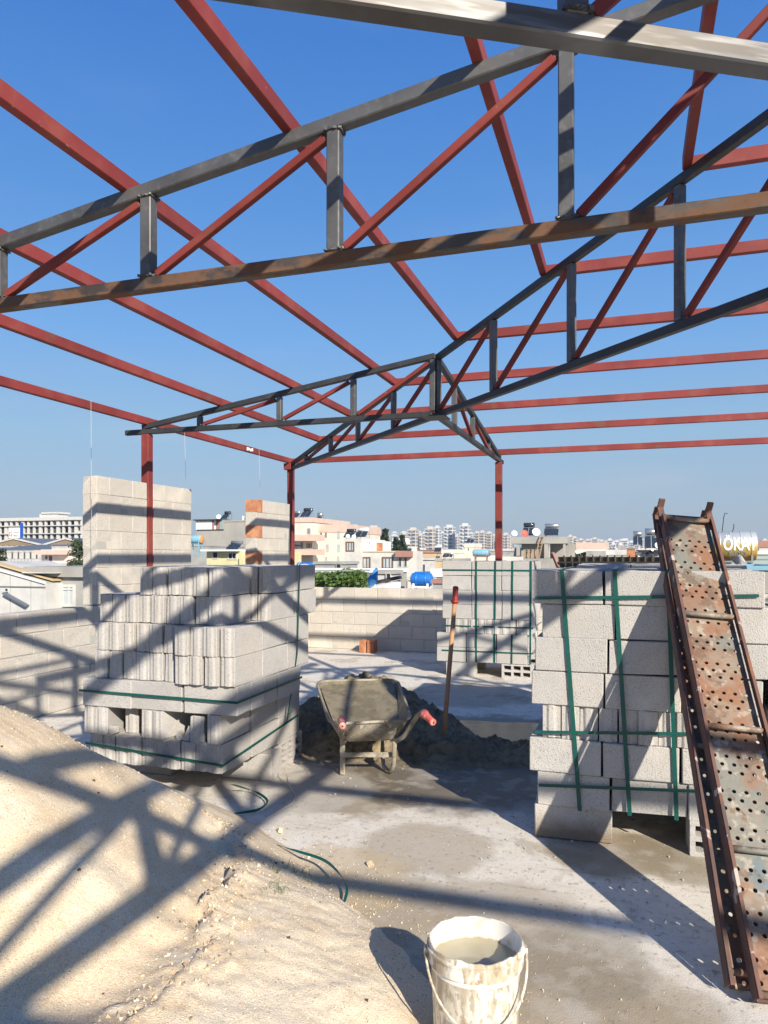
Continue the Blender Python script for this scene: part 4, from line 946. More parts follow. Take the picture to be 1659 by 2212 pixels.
# pink balcony house
Y = 82; t, a, b_, z_ = house('low pink house with a terracotta balcony beyond the left parapet', 90, 195, 1187, Y, 'pinkwall', 10, para=.1, wins=((107, 113, 1201, 1213, 'brownframe', 'glass', 0), (98, 104, 1200, 1209, 'white', 'glass', 0)))
MB().span(hx(88, Y), hx(152, Y), Y - 1.2, Y - .06, hz(1198, hx(120, Y), Y), hz(1188.5, hx(120, Y), Y)).put('balcony', 'peach', t)
t, a, b_, z_ = house('white boxy annex between pink house and factory', 112, 190, 1180, 95, 'white', 8, para=.1)
Y = 76; t, a, b_, z_ = house('low terrace with a white fence in front of the striped hall', -40, 98, 1217, Y, 'pinkwall', 9, 'terrace', para=.05, name='terrace'); r_ = MB(); zf = z_
for k in range(16): r_.span(a + k * .55, a + k * .55 + .04, Y, Y + .04, zf, zf + .55)
r_.span(a, b_, Y, Y + .04, zf + .551, zf + .6); r_.put('railing', 'rail_metal', t)
# white shed & grey house close on the left
Y = 26
XA, XB = hx(-70, Y), hx(99, Y); zA, zB = hz(1213, XA, Y) - .6, hz(1261, XB, Y)
t = thing('white_shed', 'white sheet metal shed with a sloping roof edge beyond the left parapet', 'shed', ((XA + XB) / 2, Y, GZ))
s_ = MB(); s_.loft([[(XA, Y, GZ), (XB, Y, GZ), (XB, Y, zB), (XA, Y, zA + .6)], [(XA, Y + 5, GZ), (XB, Y + 5, GZ), (XB, Y + 5, zB), (XA, Y + 5, zA + .6)]], True, True); s_.put('wall', 'white', t)
MB().beam((XA, Y - .03, zA + .64), (XB, Y - .03, zB + .04), .12, .08).put('roof_edge', 'letters', t); MB().beam((XA, Y + .7, zA + .75), (XB, Y + .7, zB + .13), .5, .07).put('roof', 'ochre', t)
MB().span(XA, XB, Y - .05, Y - .002, hz(1268, XB, Y) - .03, hz(1268, XB, Y) + .02).put('flashing', 'rail_metal', t)
for k in range(5): x = XB - .8 - k * 1.15; MB().span(x, x + .012, Y - .012, Y, GZ, zB + (XB - x) * .18).put('seam', 'rail_metal', t)
window(t, hx(12, Y), hx(20, Y), hz(1280, XB, Y), hz(1272, XB, Y), Y, 'white', 'dark', 0)
b = MB(); b.beam(PY(10, 1281, Y - .1), PY(60, 1309, Y - .1), .25, .08); b.put('ramp_plate', 'roofblue', t)
Y = 27; t, a, b_, z_ = house('grey plastered house with a white window below a concrete eave', 99, 300, 1246, Y, 'greywall', 7, wins=((124, 164, 1262, 1310, 'white', 'glass_pale', 2),), para=0)
MB().span(hx(60, Y), b_, Y - .25, Y + 7, hz(1245.5, a, Y), hz(1224, a, Y)).put('eave_beam', 'concrete', t)
xw0, xw1 = hx(128, Y), hx(162, Y); MB().span(xw0, xw1, Y - .07, Y - .03, hz(1274, xw0, Y), hz(1271.5, xw0, Y)).put('transom', 'white', t)
MB().span(hx(74, Y), hx(142, Y), Y - .7, Y - .26, hz(1237.5, a, Y), hz(1235.5, a, Y)).put('canopy', 'white', t)

# between the piers
Y = 58; t, a, b_, z_ = house('rough plaster roof room with red and white sheet panels', 425, 545, 1124, Y + 4, 'concrete', 6, 'roof room', name='roof_room', para=.15)
YY = Y + 3.9
MB().span(hx(425, YY), hx(459, YY), YY - .1, YY + .05, hz(1144, a, YY), hz(1125, a, YY)).put('white_sheet', 'letters', t)
for k in range(6): x0_, x1_ = hx(460 + k * 4.2, YY), hx(463.6 + k * 4.2, YY); MB().span(x0_, x1_, YY - .1, YY + .05, hz(1144, a, YY), hz(1124, a, YY)).put('sheet_panel', ['terra', 'letters', 'terra', 'terra', 'teal', 'teal'][k], t)
MB().span(hx(422, YY), hx(482, YY), YY - .4, YY + 2, z_ + .01, z_ + .1).put('roof_edge', 'dark', t)
dish('white dish on the roof room with striped sheet panels', 473, 1116, Y + 3, 5); heater('dark solar heater on the roof room with striped panels', 489, 1104, 1124, Y + 5, 15, 'panel')
t_, X0, X1, zc, r = htank('pale blue water tank with orange end right of the tall pier', 405, 432, 1156, 1174, 47, 'paleblue', 'orange', 'paleblue', 1.0)
text_on('SU DEPOSU', .28, (X0 + X1) / 2, 47, zc - .05, 'letters', t_, r=r, zc=zc, sx=.8) if False else None
t, a, b_, z_ = house('grey white house wall below the pale blue water tank', 408, 449, 1178, 52, 'greywall', 6, wins=((432, 437, 1177, 1183, 'white', 'dark', 0),), para=.1)
Y = 46; t, a, b_, z_ = house('yellow house with a white framed window under a dark eave', 447, 560, 1191, Y, 'yellowwall', 7, wins=((493, 513, 1193, 1209, 'white', 'dark', 1), (460, 472, 1192, 1207, 'white', 'dark', 0)), para=0)
MB().span(hx(445, Y), hx(520, Y), Y - .7, Y + 7, z_ + .01, z_ + .12).put('roof', 'letters', t); MB().span(hx(520, Y), hx(562, Y), Y - .2, Y + .0 - .01, hz(1212, a, Y) - 1, hz(1203.5, a, Y)).put('balcony', 'yellowwall', t)
MB().span(hx(515, Y), hx(560, Y), Y + 2, Y + 7, z_ + .4, z_ + .55).put('canopy', 'dark', t)
heater('slanted solar panels above the yellow house', 508, 1168, 1190, 49, 30, 'roofblue', pan=3)
t = thing('cell_mast', 'slender cellphone mast with white antennas between the piers', 'mast', (hx(531, 150), 150, GZ)); X = hx(531, 150); zt = hz(1113, X, 150)
MB().tube([(X, 150, GZ), (X, 150, zt)], .12, 6).put('mast_pole', 'rail_metal', t)
for k in range(3):
    for j in range(3):
        a = j * 2.09 + .4; MB().span(X + math.cos(a) * .95 - .16, X + math.cos(a) * .95 + .16, 150 + math.sin(a) * .95 - .1, 150 + math.sin(a) * .95 + .1, zt - 1.6 - k * 1.9, zt - .2 - k * 1.9).put('antenna', 'letters', t)
    MB().tube([(X - 1, 150, zt - .9 - k * 1.9), (X + 1, 150, zt - .9 - k * 1.9)], .05, 4).put('bracket', 'rail_metal', t)
Y = 120; house('slim white shutter clad block behind the roof room', 539, 551, 1126, Y, 'white', 6, 'building', para=.2, name='building')

# pink apartment house
Y = 72; t, a, b_, z_ = house('four storey cream apartment house with pink balconies behind the corner post', 671, 749, 1133, Y, 'cream', 11, 'apartment house', trim='peach', para=.85, name='apartment_house',
    wins=((692, 697, 1147, 1161, 'white', 'glass', 0), (703, 707, 1147, 1161, 'white', 'glass', 0), (730, 735, 1148, 1163, 'white', 'glass_pale', 0), (706, 711, 1176, 1192, 'white', 'glass_pale', 0), (730, 735, 1176, 1192, 'white', 'glass_pale', 0), (730, 734, 1202, 1216, 'white', 'glass_pale', 0), (703, 708, 1203, 1216, 'white', 'glass_pale', 0)))
Xa, Xb = hx(634, Y - 1.5), hx(676, Y - 1.5); zt2 = hz(1120, Xa, Y); MB().span(Xa, Xb, Y - 1.5, Y + 9, GZ, zt2 - .5).put('stair_tower', 'cream', t); MB().span(Xa - .1, Xb + .1, Y - 1.6, Y + 9.1, zt2 - .499, zt2).put('tower_parapet', 'peach', t)
Ym = Y - 1.5
for (v0, v1) in ((1156, 1169), (1187, 1199)):
    MB().span(hx(646, Ym), hx(702, Ym), Ym - 1.2, Ym - .02, hz(v1, Xa, Ym), hz(v0, Xa, Ym)).put('balcony', 'peach', t)
for (v0, v1, c0, c1) in ((1141, 1155, 664, 672), (1172, 1186, 650, 656), (1172, 1186, 661, 676)): window(t, hx(c0, Ym), hx(c1, Ym), hz(v1, Xa, Ym), hz(v0, Xa, Ym), Ym, 'white', 'glass', 2)
for v0 in (1128, 1157, 1192): window(t, hx(635, Ym), hx(638, Ym), hz(v0 + 9, Xa, Ym), hz(v0, Xa, Ym), Ym, 'white', 'glass', 0)
heater('left solar heater on top of the cream apartment house', 640, 1104, 1120, Y + 2, 16, 'silver'); heater('right solar heater on top of the cream apartment house', 664, 1097, 1119, Y + 2, 22, 'panel')
heater('small solar heater behind the parapet of the cream apartment house', 690, 1107, 1133, Y + 3, 12, 'silver', pan=1)
# white house with brown window frames
Y = 58; t, a, b_, z_ = house('white two storey house with brown framed windows behind the vines', 747, 858, 1190, Y, 'white', 4, para=.12, trim='ochre', wins=((777, 801, 1203, 1229, 'brownframe', 'glass_pale', 2), (826, 850, 1203, 1229, 'brownframe', 'glass_pale', 2), (749, 754, 1203, 1209, 'white', 'dark', 0)))
Yk = Y - .6
MB().span(hx(744, Yk), hx(779, Yk), Yk, Y + 6, GZ, hz(1164, a, Yk)).put('upper_room', 'white', t); window(t, hx(748, Yk), hx(766, Yk), hz(1191, a, Yk), hz(1170, a, Yk), Yk, 'brownframe', 'glass_pale', 2)
MB().span(hx(779, Yk) + .01, hx(800, Yk), Y + .1, Y + 5, hz(1190, a, Y), hz(1168, a, Yk)).put('roof_room', 'letters', t)
for j, (c0, c1) in enumerate(((858, 866), (866, 881), (881, 893))): MB().span(hx(c0, Y), hx(c1, Y), Y - .5, Y - .05, hz(1203, b_, Y), hz(1190.5, b_, Y)).put('terracotta_band', 'terra', t)
MB().span(hx(858, Y) + .02, hx(900, Y), Y, Y + 2, GZ, hz(1190.5, b_, Y)).put('wing', 'white', t)
for c0 in (862, 874): window(t, hx(c0, Y), hx(c0 + 6, Y), hz(1224, b_, Y), hz(1205, b_, Y), Y, 'white', 'glass', 0)
heater('left black solar heater on the white house with brown windows', 757, 1142, 1164, Y + 2, 22, 'panel', pan=2); heater('right solar heater with two white tanks on the white house', 783, 1140, 1163, Y + 2, 26, 'letters', pan=2)
dish('left of two round white dishes on the white house', 752, 1158, Y - .5, 4.5); dish('right of two round white dishes on the white house', 765, 1159, Y - .5, 4.5); dish('small dish by the brick chimney of the white house', 801, 1170, Y, 2.4)
MB().span(hx(803, Y), hx(811, Y), Y + 1, Y + 2, hz(1190, a, Y), hz(1172, a, Y)).put('chimney', 'brick', t)

# ------------------------------------------------------------------ trees
def clump(b, c, r, n, s, rr, squash=1.0):
    for _ in range(n):
        while True:
            p = Vector((rr.uniform(-1, 1), rr.uniform(-1, 1), rr.uniform(-1, 1)))
            if .25 < p.length < 1: break
        p.z *= squash; q = Vector(c) + p * r; N = Vector((rr.gauss(0, 1), rr.gauss(0, 1), rr.gauss(0, 1))).normalized(); U = N.orthogonal().normalized() * s * rr.uniform(.6, 1.3); V = N.cross(U) * .6
        i = len(b.v); b.v += [q - U, q + V, q + U, q - V]; b.face([i, i + 1, i + 2, i + 3])
def cypress(label, vx, vyt, Y, rad, seed, mt='leaf_dark', spread=1.0):
    rr = random.Random(seed); X = hx(vx, Y); zt = hz(vyt, X, Y); t = thing('cypress_tree', label, 'tree', (X, Y, GZ), 'conifers in the town')
    MB().tube([(X, Y, GZ), (X, Y, zt - 1)], [.3, .05], 6).put('trunk', 'trunk', t); b = MB(); z = zt - 14
    while z < zt - .3:
        f = (zt - z) / 14; r_ = rad * f ** .75 * rr.uniform(.75, 1.15)
        for k in range(6): a = rr.uniform(0, 6.28); clump(b, (X + math.cos(a) * r_ * .6, Y + math.sin(a) * r_ * .6, z), r_ * .5 + .2, 16, .28, rr, .9)
        z += .45
    b.put('crown', mt, t); return t
cypress('tall dark conifer rising above the white house', 832, 1139, 100, 2.0, 1); cypress('shorter bushy conifer left of the tall one', 820, 1156, 102, 1.9, 2); cypress('left conifer of the right hand pair', 856, 1158, 100, 1.6, 3); cypress('right conifer of the right hand pair, with ragged top', 869, 1153, 103, 1.9, 4)
def pine(label, vx, vyt, vyb, Y, wv, seed):
    rr = random.Random(seed); X = hx(vx, Y); zt = hz(vyt, X, Y); zb = hz(vyb, X, Y); R_ = wv / 3200 * Y * 1.0; t = thing('pine_tree', label, 'tree', (X, Y, GZ), 'conifers in the town')
    MB().tube([(X, Y, GZ), (X, Y, zt - .6)], [.35, .1], 6).put('trunk', 'trunk', t); b = MB(); n = 0
    for k in range(75):
        f = rr.random() ** .8; z = zt - (zt - zb + 2) * f; r_ = R_ * (.25 + .75 * f ** .7) * rr.uniform(.4, 1); a = rr.uniform(0, 6.28)
        clump(b, (X + math.cos(a) * r_, Y + math.sin(a) * r_ * .8, z + rr.uniform(-.2, .2)), .55, 40, .13, rr, .4)
    b.put('crown', 'leaf_pine', t); return t
pine('broad dark pine behind the grey house', 172, 1168, 1212, 60, 76, 5); pine('dark pine at the left edge of the photo', -2, 1182, 1236, 62, 46, 6)
# vines on the neighbouring roof
t = thing('vine_pergola', 'pergola overgrown with green vines just beyond the back parapet', 'vines', PD(730, 1262, 17)); b = MB(); rr = random.Random(8); y_ = 17
for k in range(210):
    vx = rr.uniform(672, 790); p = PD(vx, 1262 - rr.random() * (12 + 12 * math.sin((vx - 665) / 130 * 3.14) * rr.random() + (8 if 735 < vx < 785 else 0)), y_ + rr.uniform(0, 2.5)); clump(b, p, .18, 30, .045, rr, .7)
b.put('foliage', 'leaf_vine', t); b = MB()
for vx in (676, 705, 740, 775, 796): p = PD(vx, 1236, y_ + .5); b.span(p.x - .02, p.x + .02, p.y - .02, p.y + .02, p.z - 3, p.z)
b.beam(PD(672, 1233, y_ + .5), PD(800, 1232, y_ + .5), .04, .04); b.put('post_frame', 'rail_metal', t)
house('low neighbouring roof with pale sheets behind the vines', 640, 850, 1229, 24, 'concrete', 1.6, 'roof', trim='letters', para=.12, name='low_roof')
house('grey lean-to room above the vines', 680, 745, 1213, 30, 'greywall', 1.6, 'roof room', para=.12, name='roof_room', wins=((727, 738, 1217, 1228, 'greywall', 'dark', 0),))
house('white lean-to with a dark doorway beside the blue parasol', 812, 848, 1232, 19.5, 'white', .8, 'shed', trim='concrete', para=.1, name='shed', wins=((835, 846, 1236, 1256, 'white', 'dark', 0),))
b = MB(); t = thing('sloping_sheet_roof', 'white sheet roof with grey felt edge below the blue tank', 'roof', PD(880, 1262, 15)); pts = [PD(800, 1267, 14.2), PD(866, 1252, 14.4), PD(866, 1280, 13.6), PD(790, 1290, 13.4)]
b.loft([pts, [p - Vector((0, 0, .08)) for p in pts]], True, True); b.put('sheet', 'letters', t); MB().beam(pts[0] + Vector((0, 0, .05)), pts[1] + Vector((0, 0, .05)), .12, .06).put('felt_edge', 'dark', t)
house('white low room with a black doorway behind the bright blue tank', 862, 930, 1248, 26, 'white', .6, 'shed', trim='white', para=.1, name='shed', wins=((868, 883, 1252, 1272, 'white', 'dark', 0),))
house('pale grey corrugated shed right of the bright blue tank', 934, 990, 1229, 32, 'greywall', 2, 'shed', trim='letters', para=.35, name='shed')
house('low wall with a dark red roof edge beside the bright blue tank', 936, 975, 1252, 22, 'greywall', 1.5, 'wall', trim='terra', para=.12, name='neighbour_wall')
t_, X0, X1, zc, r = htank('bright blue water tank on a white stand beyond the back parapet', 888, 928, 1238, 1266, 24, 'bluetank', None, 'letters', .12, 2)
MB().span(X0 + .1, X0 + .5, 24.1, 24.5, zc + r * .9, zc + r * 1.18).put('filler_cap', 'bluetank', t_)
text_on('SU', .12, X0 + .25, 24, zc + .0, 'signred', t_, r=r, zc=zc) if False else None
Xq = hx(655, 30); t_, X0, X1, zc, r = htank('blue tank with white lettering behind the left block stack', 641, 672, 1215, 1231, 33, 'bluetank', None, 'rail_metal', .2, 0, rib=False)
text_on('Özyıldızlar', .17, (X0 + X1) / 2 - .02, 33, zc + .0, 'letters', t_, r=r, zc=zc, sx=.75)
t = thing('parasol', 'folded blue parasol standing behind the back parapet', 'parasol', PD(800, 1270, 13.6)); p0, p1 = PD(799, 1272, 13.6), PD(814, 1227, 13.6)
MB().tube([p0 - (p1 - p0) * .8, p0, p0.lerp(p1, .15), p0.lerp(p1, .4), p0.lerp(p1, .6), p1], [.02, .02, .03, .11, .075, .012], 9).put('canopy', 'bluecloth', t, jit=.012); MB().tube([p0 - Vector((0, 0, 1)), p1], .012, 6).put('pole', 'letters', t)

# ochre houses and tanks centre
Y = 62; house('ochre two storey house with shuttered windows below the towers', 942, 990, 1207, Y, 'ochre', 8, wins=((957, 962, 1208, 1214, 'white', 'dark', 0), (972, 977, 1208, 1214, 'white', 'dark', 0), (960, 964, 1218, 1228, 'white', 'glass', 0), (968, 972, 1218, 1228, 'white', 'glass', 0)), trim='concrete', para=.2)
heater('three solar panels on the ochre house', 968, 1194, 1206, Y + 2, 22, 'silver', pan=3)
Y = 90; house('cream house with a square tower room left of the back red post', 955, 1004, 1187, Y, 'cream', 9); house('tall narrow cream stair tower with one small window', 1004, 1024, 1174, Y, 'cream', 5, 'stair tower', wins=((1012, 1014, 1184, 1189, 'cream', 'dark', 0),), name='stair_tower')
heater('solar heater on the narrow cream stair tower', 1017, 1162, 1174, Y + 1, 16, 'roofblue')
house('pale house under the silver tank', 1020, 1100, 1203, 60, 'cream', 8)
htank('silver blue horizontal tank on a red stand beside the back post', 1022, 1055, 1187, 1202, 56, 'paleblue', 'silver', 'terra', .5, 4)
t = thing('petrol_sign', 'tall white and yellow pole sign among the roofs', 'sign', PD(862, 1180, 130)); p = PD(867, 1196, 120); MB().span(p.x - .25, p.x + .25, p.y - .2, p.y + .2, GZ, hz(1175, p.x, p.y)).put('pole', 'letters', t)
z1 = hz(1163, p.x, p.y); z0 = hz(1176, p.x, p.y); MB().span(p.x - 1.3, p.x + 1.3, p.y - .5, p.y + .5, z0, z1).put('board', 'letters', t); MB().span(p.x - .6, p.x + .6, p.y - .6, p.y - .51, z0 + .4, z1 - .4).put('emblem', 'ochre', t)
# concrete roof room with dishes, ladder and pallets
Y = 85; X0, X1 = hx(1106, Y), hx(1226, Y); zt = hz(1158, X0, Y); zt = hz(1160, hx(1160, Y), Y); zf = hz(1206, hx(1160, Y), Y)
t = thing('roof_room', 'open concrete roof room carrying dishes and solar heaters', 'roof room', ((X0 + X1) / 2, Y, zf))
MB().span(X0, X1, Y - .1, Y + 5, zt - .75, zt).put('roof_slab', 'concrete', t)
for v0, v1 in ((1116, 1123), (1176, 1185), (1217, 1222)): MB().span(hx(v0, Y), hx(v1, Y), Y, Y + .4, zf, zt - .752).put('column', 'concrete', t)
MB().span(hx(1124, Y), hx(1184, Y), Y + 1.0, Y + 1.2, zf, zt - .753).put('back_wall', 'concrete', t); MB().span(hx(1185, Y), hx(1240, Y), Y + 2.0, Y + 2.2, zf, zt - .753).put('side_wall', 'concrete', t)
MB().span(hx(1108, Y), hx(1116, Y), Y + 3.0, Y + 3.2, zf, zt - .753).put('door', 'dark', t)
MB().span(hx(1060, Y), hx(1260, Y), Y - 5, Y + 8, GZ, zf - .01).put('house_body', 'concrete', t)
l = thing('ladder', 'grey wooden ladder leaning on the concrete roof room', 'ladder', (hx(1172, Y), Y - 1, zf)); xa, xb = hx(1166, Y - 1), hx(1174, Y - 1)
for x in (xa, xb): MB().beam((x - .4, Y - 1.4, zf), (x, Y - .15, zt + .3), .09, .09).put('side_rail', 'palletwood', l)
for k in range(7): f = (k + .7) / 7.5; x = xa - .4 + .4 * f; MB().beam((x, Y - 1.4 + 1.25 * f, zf + (zt + .3 - zf) * f), (x + xb - xa, Y - 1.4 + 1.25 * f, zf + (zt + .3 - zf) * f), .06, .06).put('rung', 'palletwood', l)
xa, xb = hx(1131, Y - 2), hx(1163, Y - 2)
pr = None
for k in range(5):
    z = zf + k * .2; q = thing('pallet', ['lowest', 'second lowest', 'middle', 'second highest', 'topmost'][k] + ' wooden pallet in the stack before the concrete roof room', 'pallet', ((xa + xb) / 2, Y - 1.5, z), 'stacked wooden pallets')
    MB().span(xa, xb, Y - 2, Y - 1, z + .15, z + .19).put('deck_board', 'palletwood', q); bb = MB(); [bb.span(xa + (xb - xa) * s_ - .12, xa + (xb - xa) * s_ + .12, Y - 2, Y - 1, z, z + .149) for s_ in (.08, .36, .64, .92)]; bb.put('bearer', 'palletwood', q)
dish('small white dish at the left end of the concrete roof room', 1112, 1152, Y + .5, 6.5); dish('red dish on the concrete roof room', 1134, 1152.5, Y + .5, 8.5, 'dishred'); dish('large white dish beside the red one', 1159, 1149, Y + .5, 9)
heater('stacked dark tank heater behind the red dish', 1143, 1129, 1159, Y + 2.5, 26, 'panel'); heater('tube solar heater with silver tanks on the concrete roof room', 1192, 1131, 1159, Y + 1.5, 32, 'silver', pan=1)
cypress('small dark conifer right of the concrete roof room', 1262, 1190, 95, 1.6, 11); cypress('tiny conifer below the right skyline', 1249, 1194, 110, 1.5, 12)
Y = 75; house('grey house with a slanted shadowed terrace left of the brick column', 1268, 1306, 1190, Y, 'greywall', 8, wins=((1276, 1281, 1197, 1206, 'white', 'glass_pale', 0),)); house('long grey shed with white roof lines behind the brown sheet roof', 1308, 1354, 1188, Y + 3, 'teal', 8, 'shed', trim='white', name='shed')
house('long building with an orange roof band under the right skyline', 1245, 1312, 1172, 190, 'cream', 14, 'building', trim='peach', para=1.6, name='building')
Y = 60; t = thing('brick_column', 'square orange brick column beside the dark awning', 'column', (hx(1363, Y), Y, 0)); b = MB(); X0, X1 = hx(1354, Y), hx(1372, Y); z0, z1 = hz(1206, X0, Y), hz(1185, X0, Y); b.span(X0, X1, Y, Y + .6, z0 - 2, z1); b.put('shaft', 'brick', t); MB().span(X0 - .1, X1 + .1, Y - .1, Y + .7, z1 + .001, z1 + .08).put('cap', 'concrete', t)
t, a, b_, z_ = house('house with a dark awning, washing and solar tanks on top', 1374, 1450, 1188, Y + 1, 'roofblue', 8, trim='concrete', para=.15)
aw = MB(); aw.loft([[PY(1374 + k * 9, 1190 + 8 * math.sin(k / 8 * 3.14), Y + .4) for k in range(9)], [PY(1374 + k * 9, 1188, Y + .4) for k in range(9)]], closed=False); aw.put('awning', 'dark', t)
for k in range(12): x = hx(1378 + k * 6, Y + .8); MB().span(x, x + .16, Y + .7, Y + .75, hz(1208, x, Y), hz(1194 + (k % 3), x, Y)).put('laundry', ['letters', 'paleblue', 'peach', 'bluecloth', 'greywall'][k % 5], t)
heater('silver blue tank heater above the dark awning', 1378, 1147, 1180, Y + 2, 20, 'silver'); heater('grey panel heater with stacked tanks above the awning', 1407, 1141, 1187, Y + 2, 28, 'silver'); dish('white dish right of the grey heater panels', 1422, 1178, Y, 7)
dish('tiny dish below the grey heater panels', 1410, 1188, Y, 3)
t_, X0, X1, zc, r = htank('silver blue tank peeping left of the scaffold planks', 1424, 1440, 1152, 1164, Y + 3, 'paleblue')
# brown sheet metal roof
Y = 14.2; t = thing('sheet_metal_roof', 'brown ribbed sheet metal roof edge behind the right block stack', 'roof', (PY(1300, 1215, Y).x, Y, 1))
a, e = PY(1206, 1203, Y), PY(1445, 1202, Y); zt = a.z; n_ = 15; L = e.x - a.x
for k in range(n_):
    x = a.x + L * k / n_; w_ = L / n_
    b = MB(); pr_ = [(0, 0), (.7, 0), (.78, .05), (.92, .05), (1.0, 0)]
    r0_ = [(x + w_ * u, Y - v, zt + v * .6) for u, v in pr_]; r1_ = [(x + w_ * u, Y + .22 - v, zt - .21 + v * .3) for u, v in pr_]; b.loft([r1_, r0_], closed=False)
    o = b.put('sheet_rib', flat('brownsheet', (.17, .14, .11), .6), t); md = o.modifiers.new('thick', 'SOLIDIFY'); md.thickness = .006
MB().beam((a.x, Y + .02, zt - .10), (e.x, Y + .02, zt - .10), .05, .03).put('purlin', 'dark', t); MB().beam((a.x, Y + .14, zt - .23), (e.x, Y + .14, zt - .23), .05, .04).put('fascia', flat('rustbrown', (.11, .05, .035), .8), t)
MB().beam((a.x + .02, Y + .1, zt - .26), (a.x - .10, Y - .05, zt + .08), .05, .05).put('end_rafter', 'terra', t)
b = MB(); [b.span(x - .04, x + .04, Y - .5, Y - .42, -3, zt - .2) for x in (a.x + .4, a.x + 1.6)]; b.put('post', 'terra', t)

# painted tank with lettering, right
Y = 27; t_, X0, X1, zc, r = htank('rusty silver and yellow tank lettered ÖKAY above the right block stack', 1545, 1637, 1148, 1211, Y, 'okay', None, 'rail_metal', 1.6, 4)
def tx(v): return hx(v, Y)
me = text_on('ÖKAY', .60, (tx(1566) + tx(1628)) / 2 + .03, Y, zc - .13, 'letters', t_, r=r, zc=zc, sx=.62)
text_on('366262', .24, (tx(1570) + tx(1618)) / 2, Y, zc - .35, 'numbers', t_, r=r, zc=zc, sx=.78)
for vx, vt, bend in ((1568, 1108, .12), (1590, 1132, 0)): x = tx(vx); MB().tube([(x - .06, Y + r, zc + r - .05), (x, Y + r, hz(vt + 8, x, Y + r)), (x + bend * .3, Y + r, hz(vt, x, Y + r)), (x + bend, Y + r, hz(vt + 2, x, Y + r))], .014, 5).put('vent_pipe', 'dark', t_)
t, a, b_, z_ = house('pale teal corrugated wall below the lettered tank', 1545, 1760, 1190, 28.6, 'teal', 5, 'shed', trim='letters', para=.12, name='shed'); b = MB()
for k in range(22): b.span(a, b_, 28.57, 28.6, z_ - .3 - k * .16, z_ - .24 - k * .16)
b.put('corrugation', 'teal', t); house('white house behind the right end of the lettered tank', 1640, 1700, 1168, 60, 'white', 8, trim='terra')
house('concrete block wall below the right edge, far side', 1480, 1700, 1222, 22, 'concrete', 4, 'wall', trim='paleblue', para=.12, name='neighbour_wall')

# ------------------------------------------------------------------ filler houses
rr = random.Random(21); cols = [('white', 'white'), ('cream', 'cream'), ('pale pink', 'pinkwall'), ('bare concrete', 'concrete'), ('ochre', 'ochre'), ('grey', 'greywall'), ('yellow', 'yellowwall')]
marks = [(-1, 190, 'left of the tall pier'), (190, 420, 'behind the tall pier'), (420, 560, 'between the two piers'), (560, 700, 'behind the corner post'), (700, 830, 'above the vines'), (830, 960, 'behind the blue tank'), (960, 1080, 'left of the back red post'), (1080, 1240, 'behind the concrete roof room'), (1240, 1440, 'above the brown sheet roof'), (1440, 1560, 'behind the scaffold planks'), (1560, 1700, 'behind the lettered tank')]
place = lambda v: next((m_[2] for m_ in marks if m_[0] <= v < m_[1]), 'at the edge')
used = {}
spots = []
for Y, n in ((460, 34), (380, 30), (300, 24), (235, 20), (180, 15), (140, 11), (110, 8)):
    for k in range(n):
        v = -40 + 1740 * (k + rr.uniform(.15, .85)) / n; spots.append((v, Y * rr.uniform(.92, 1.08)))
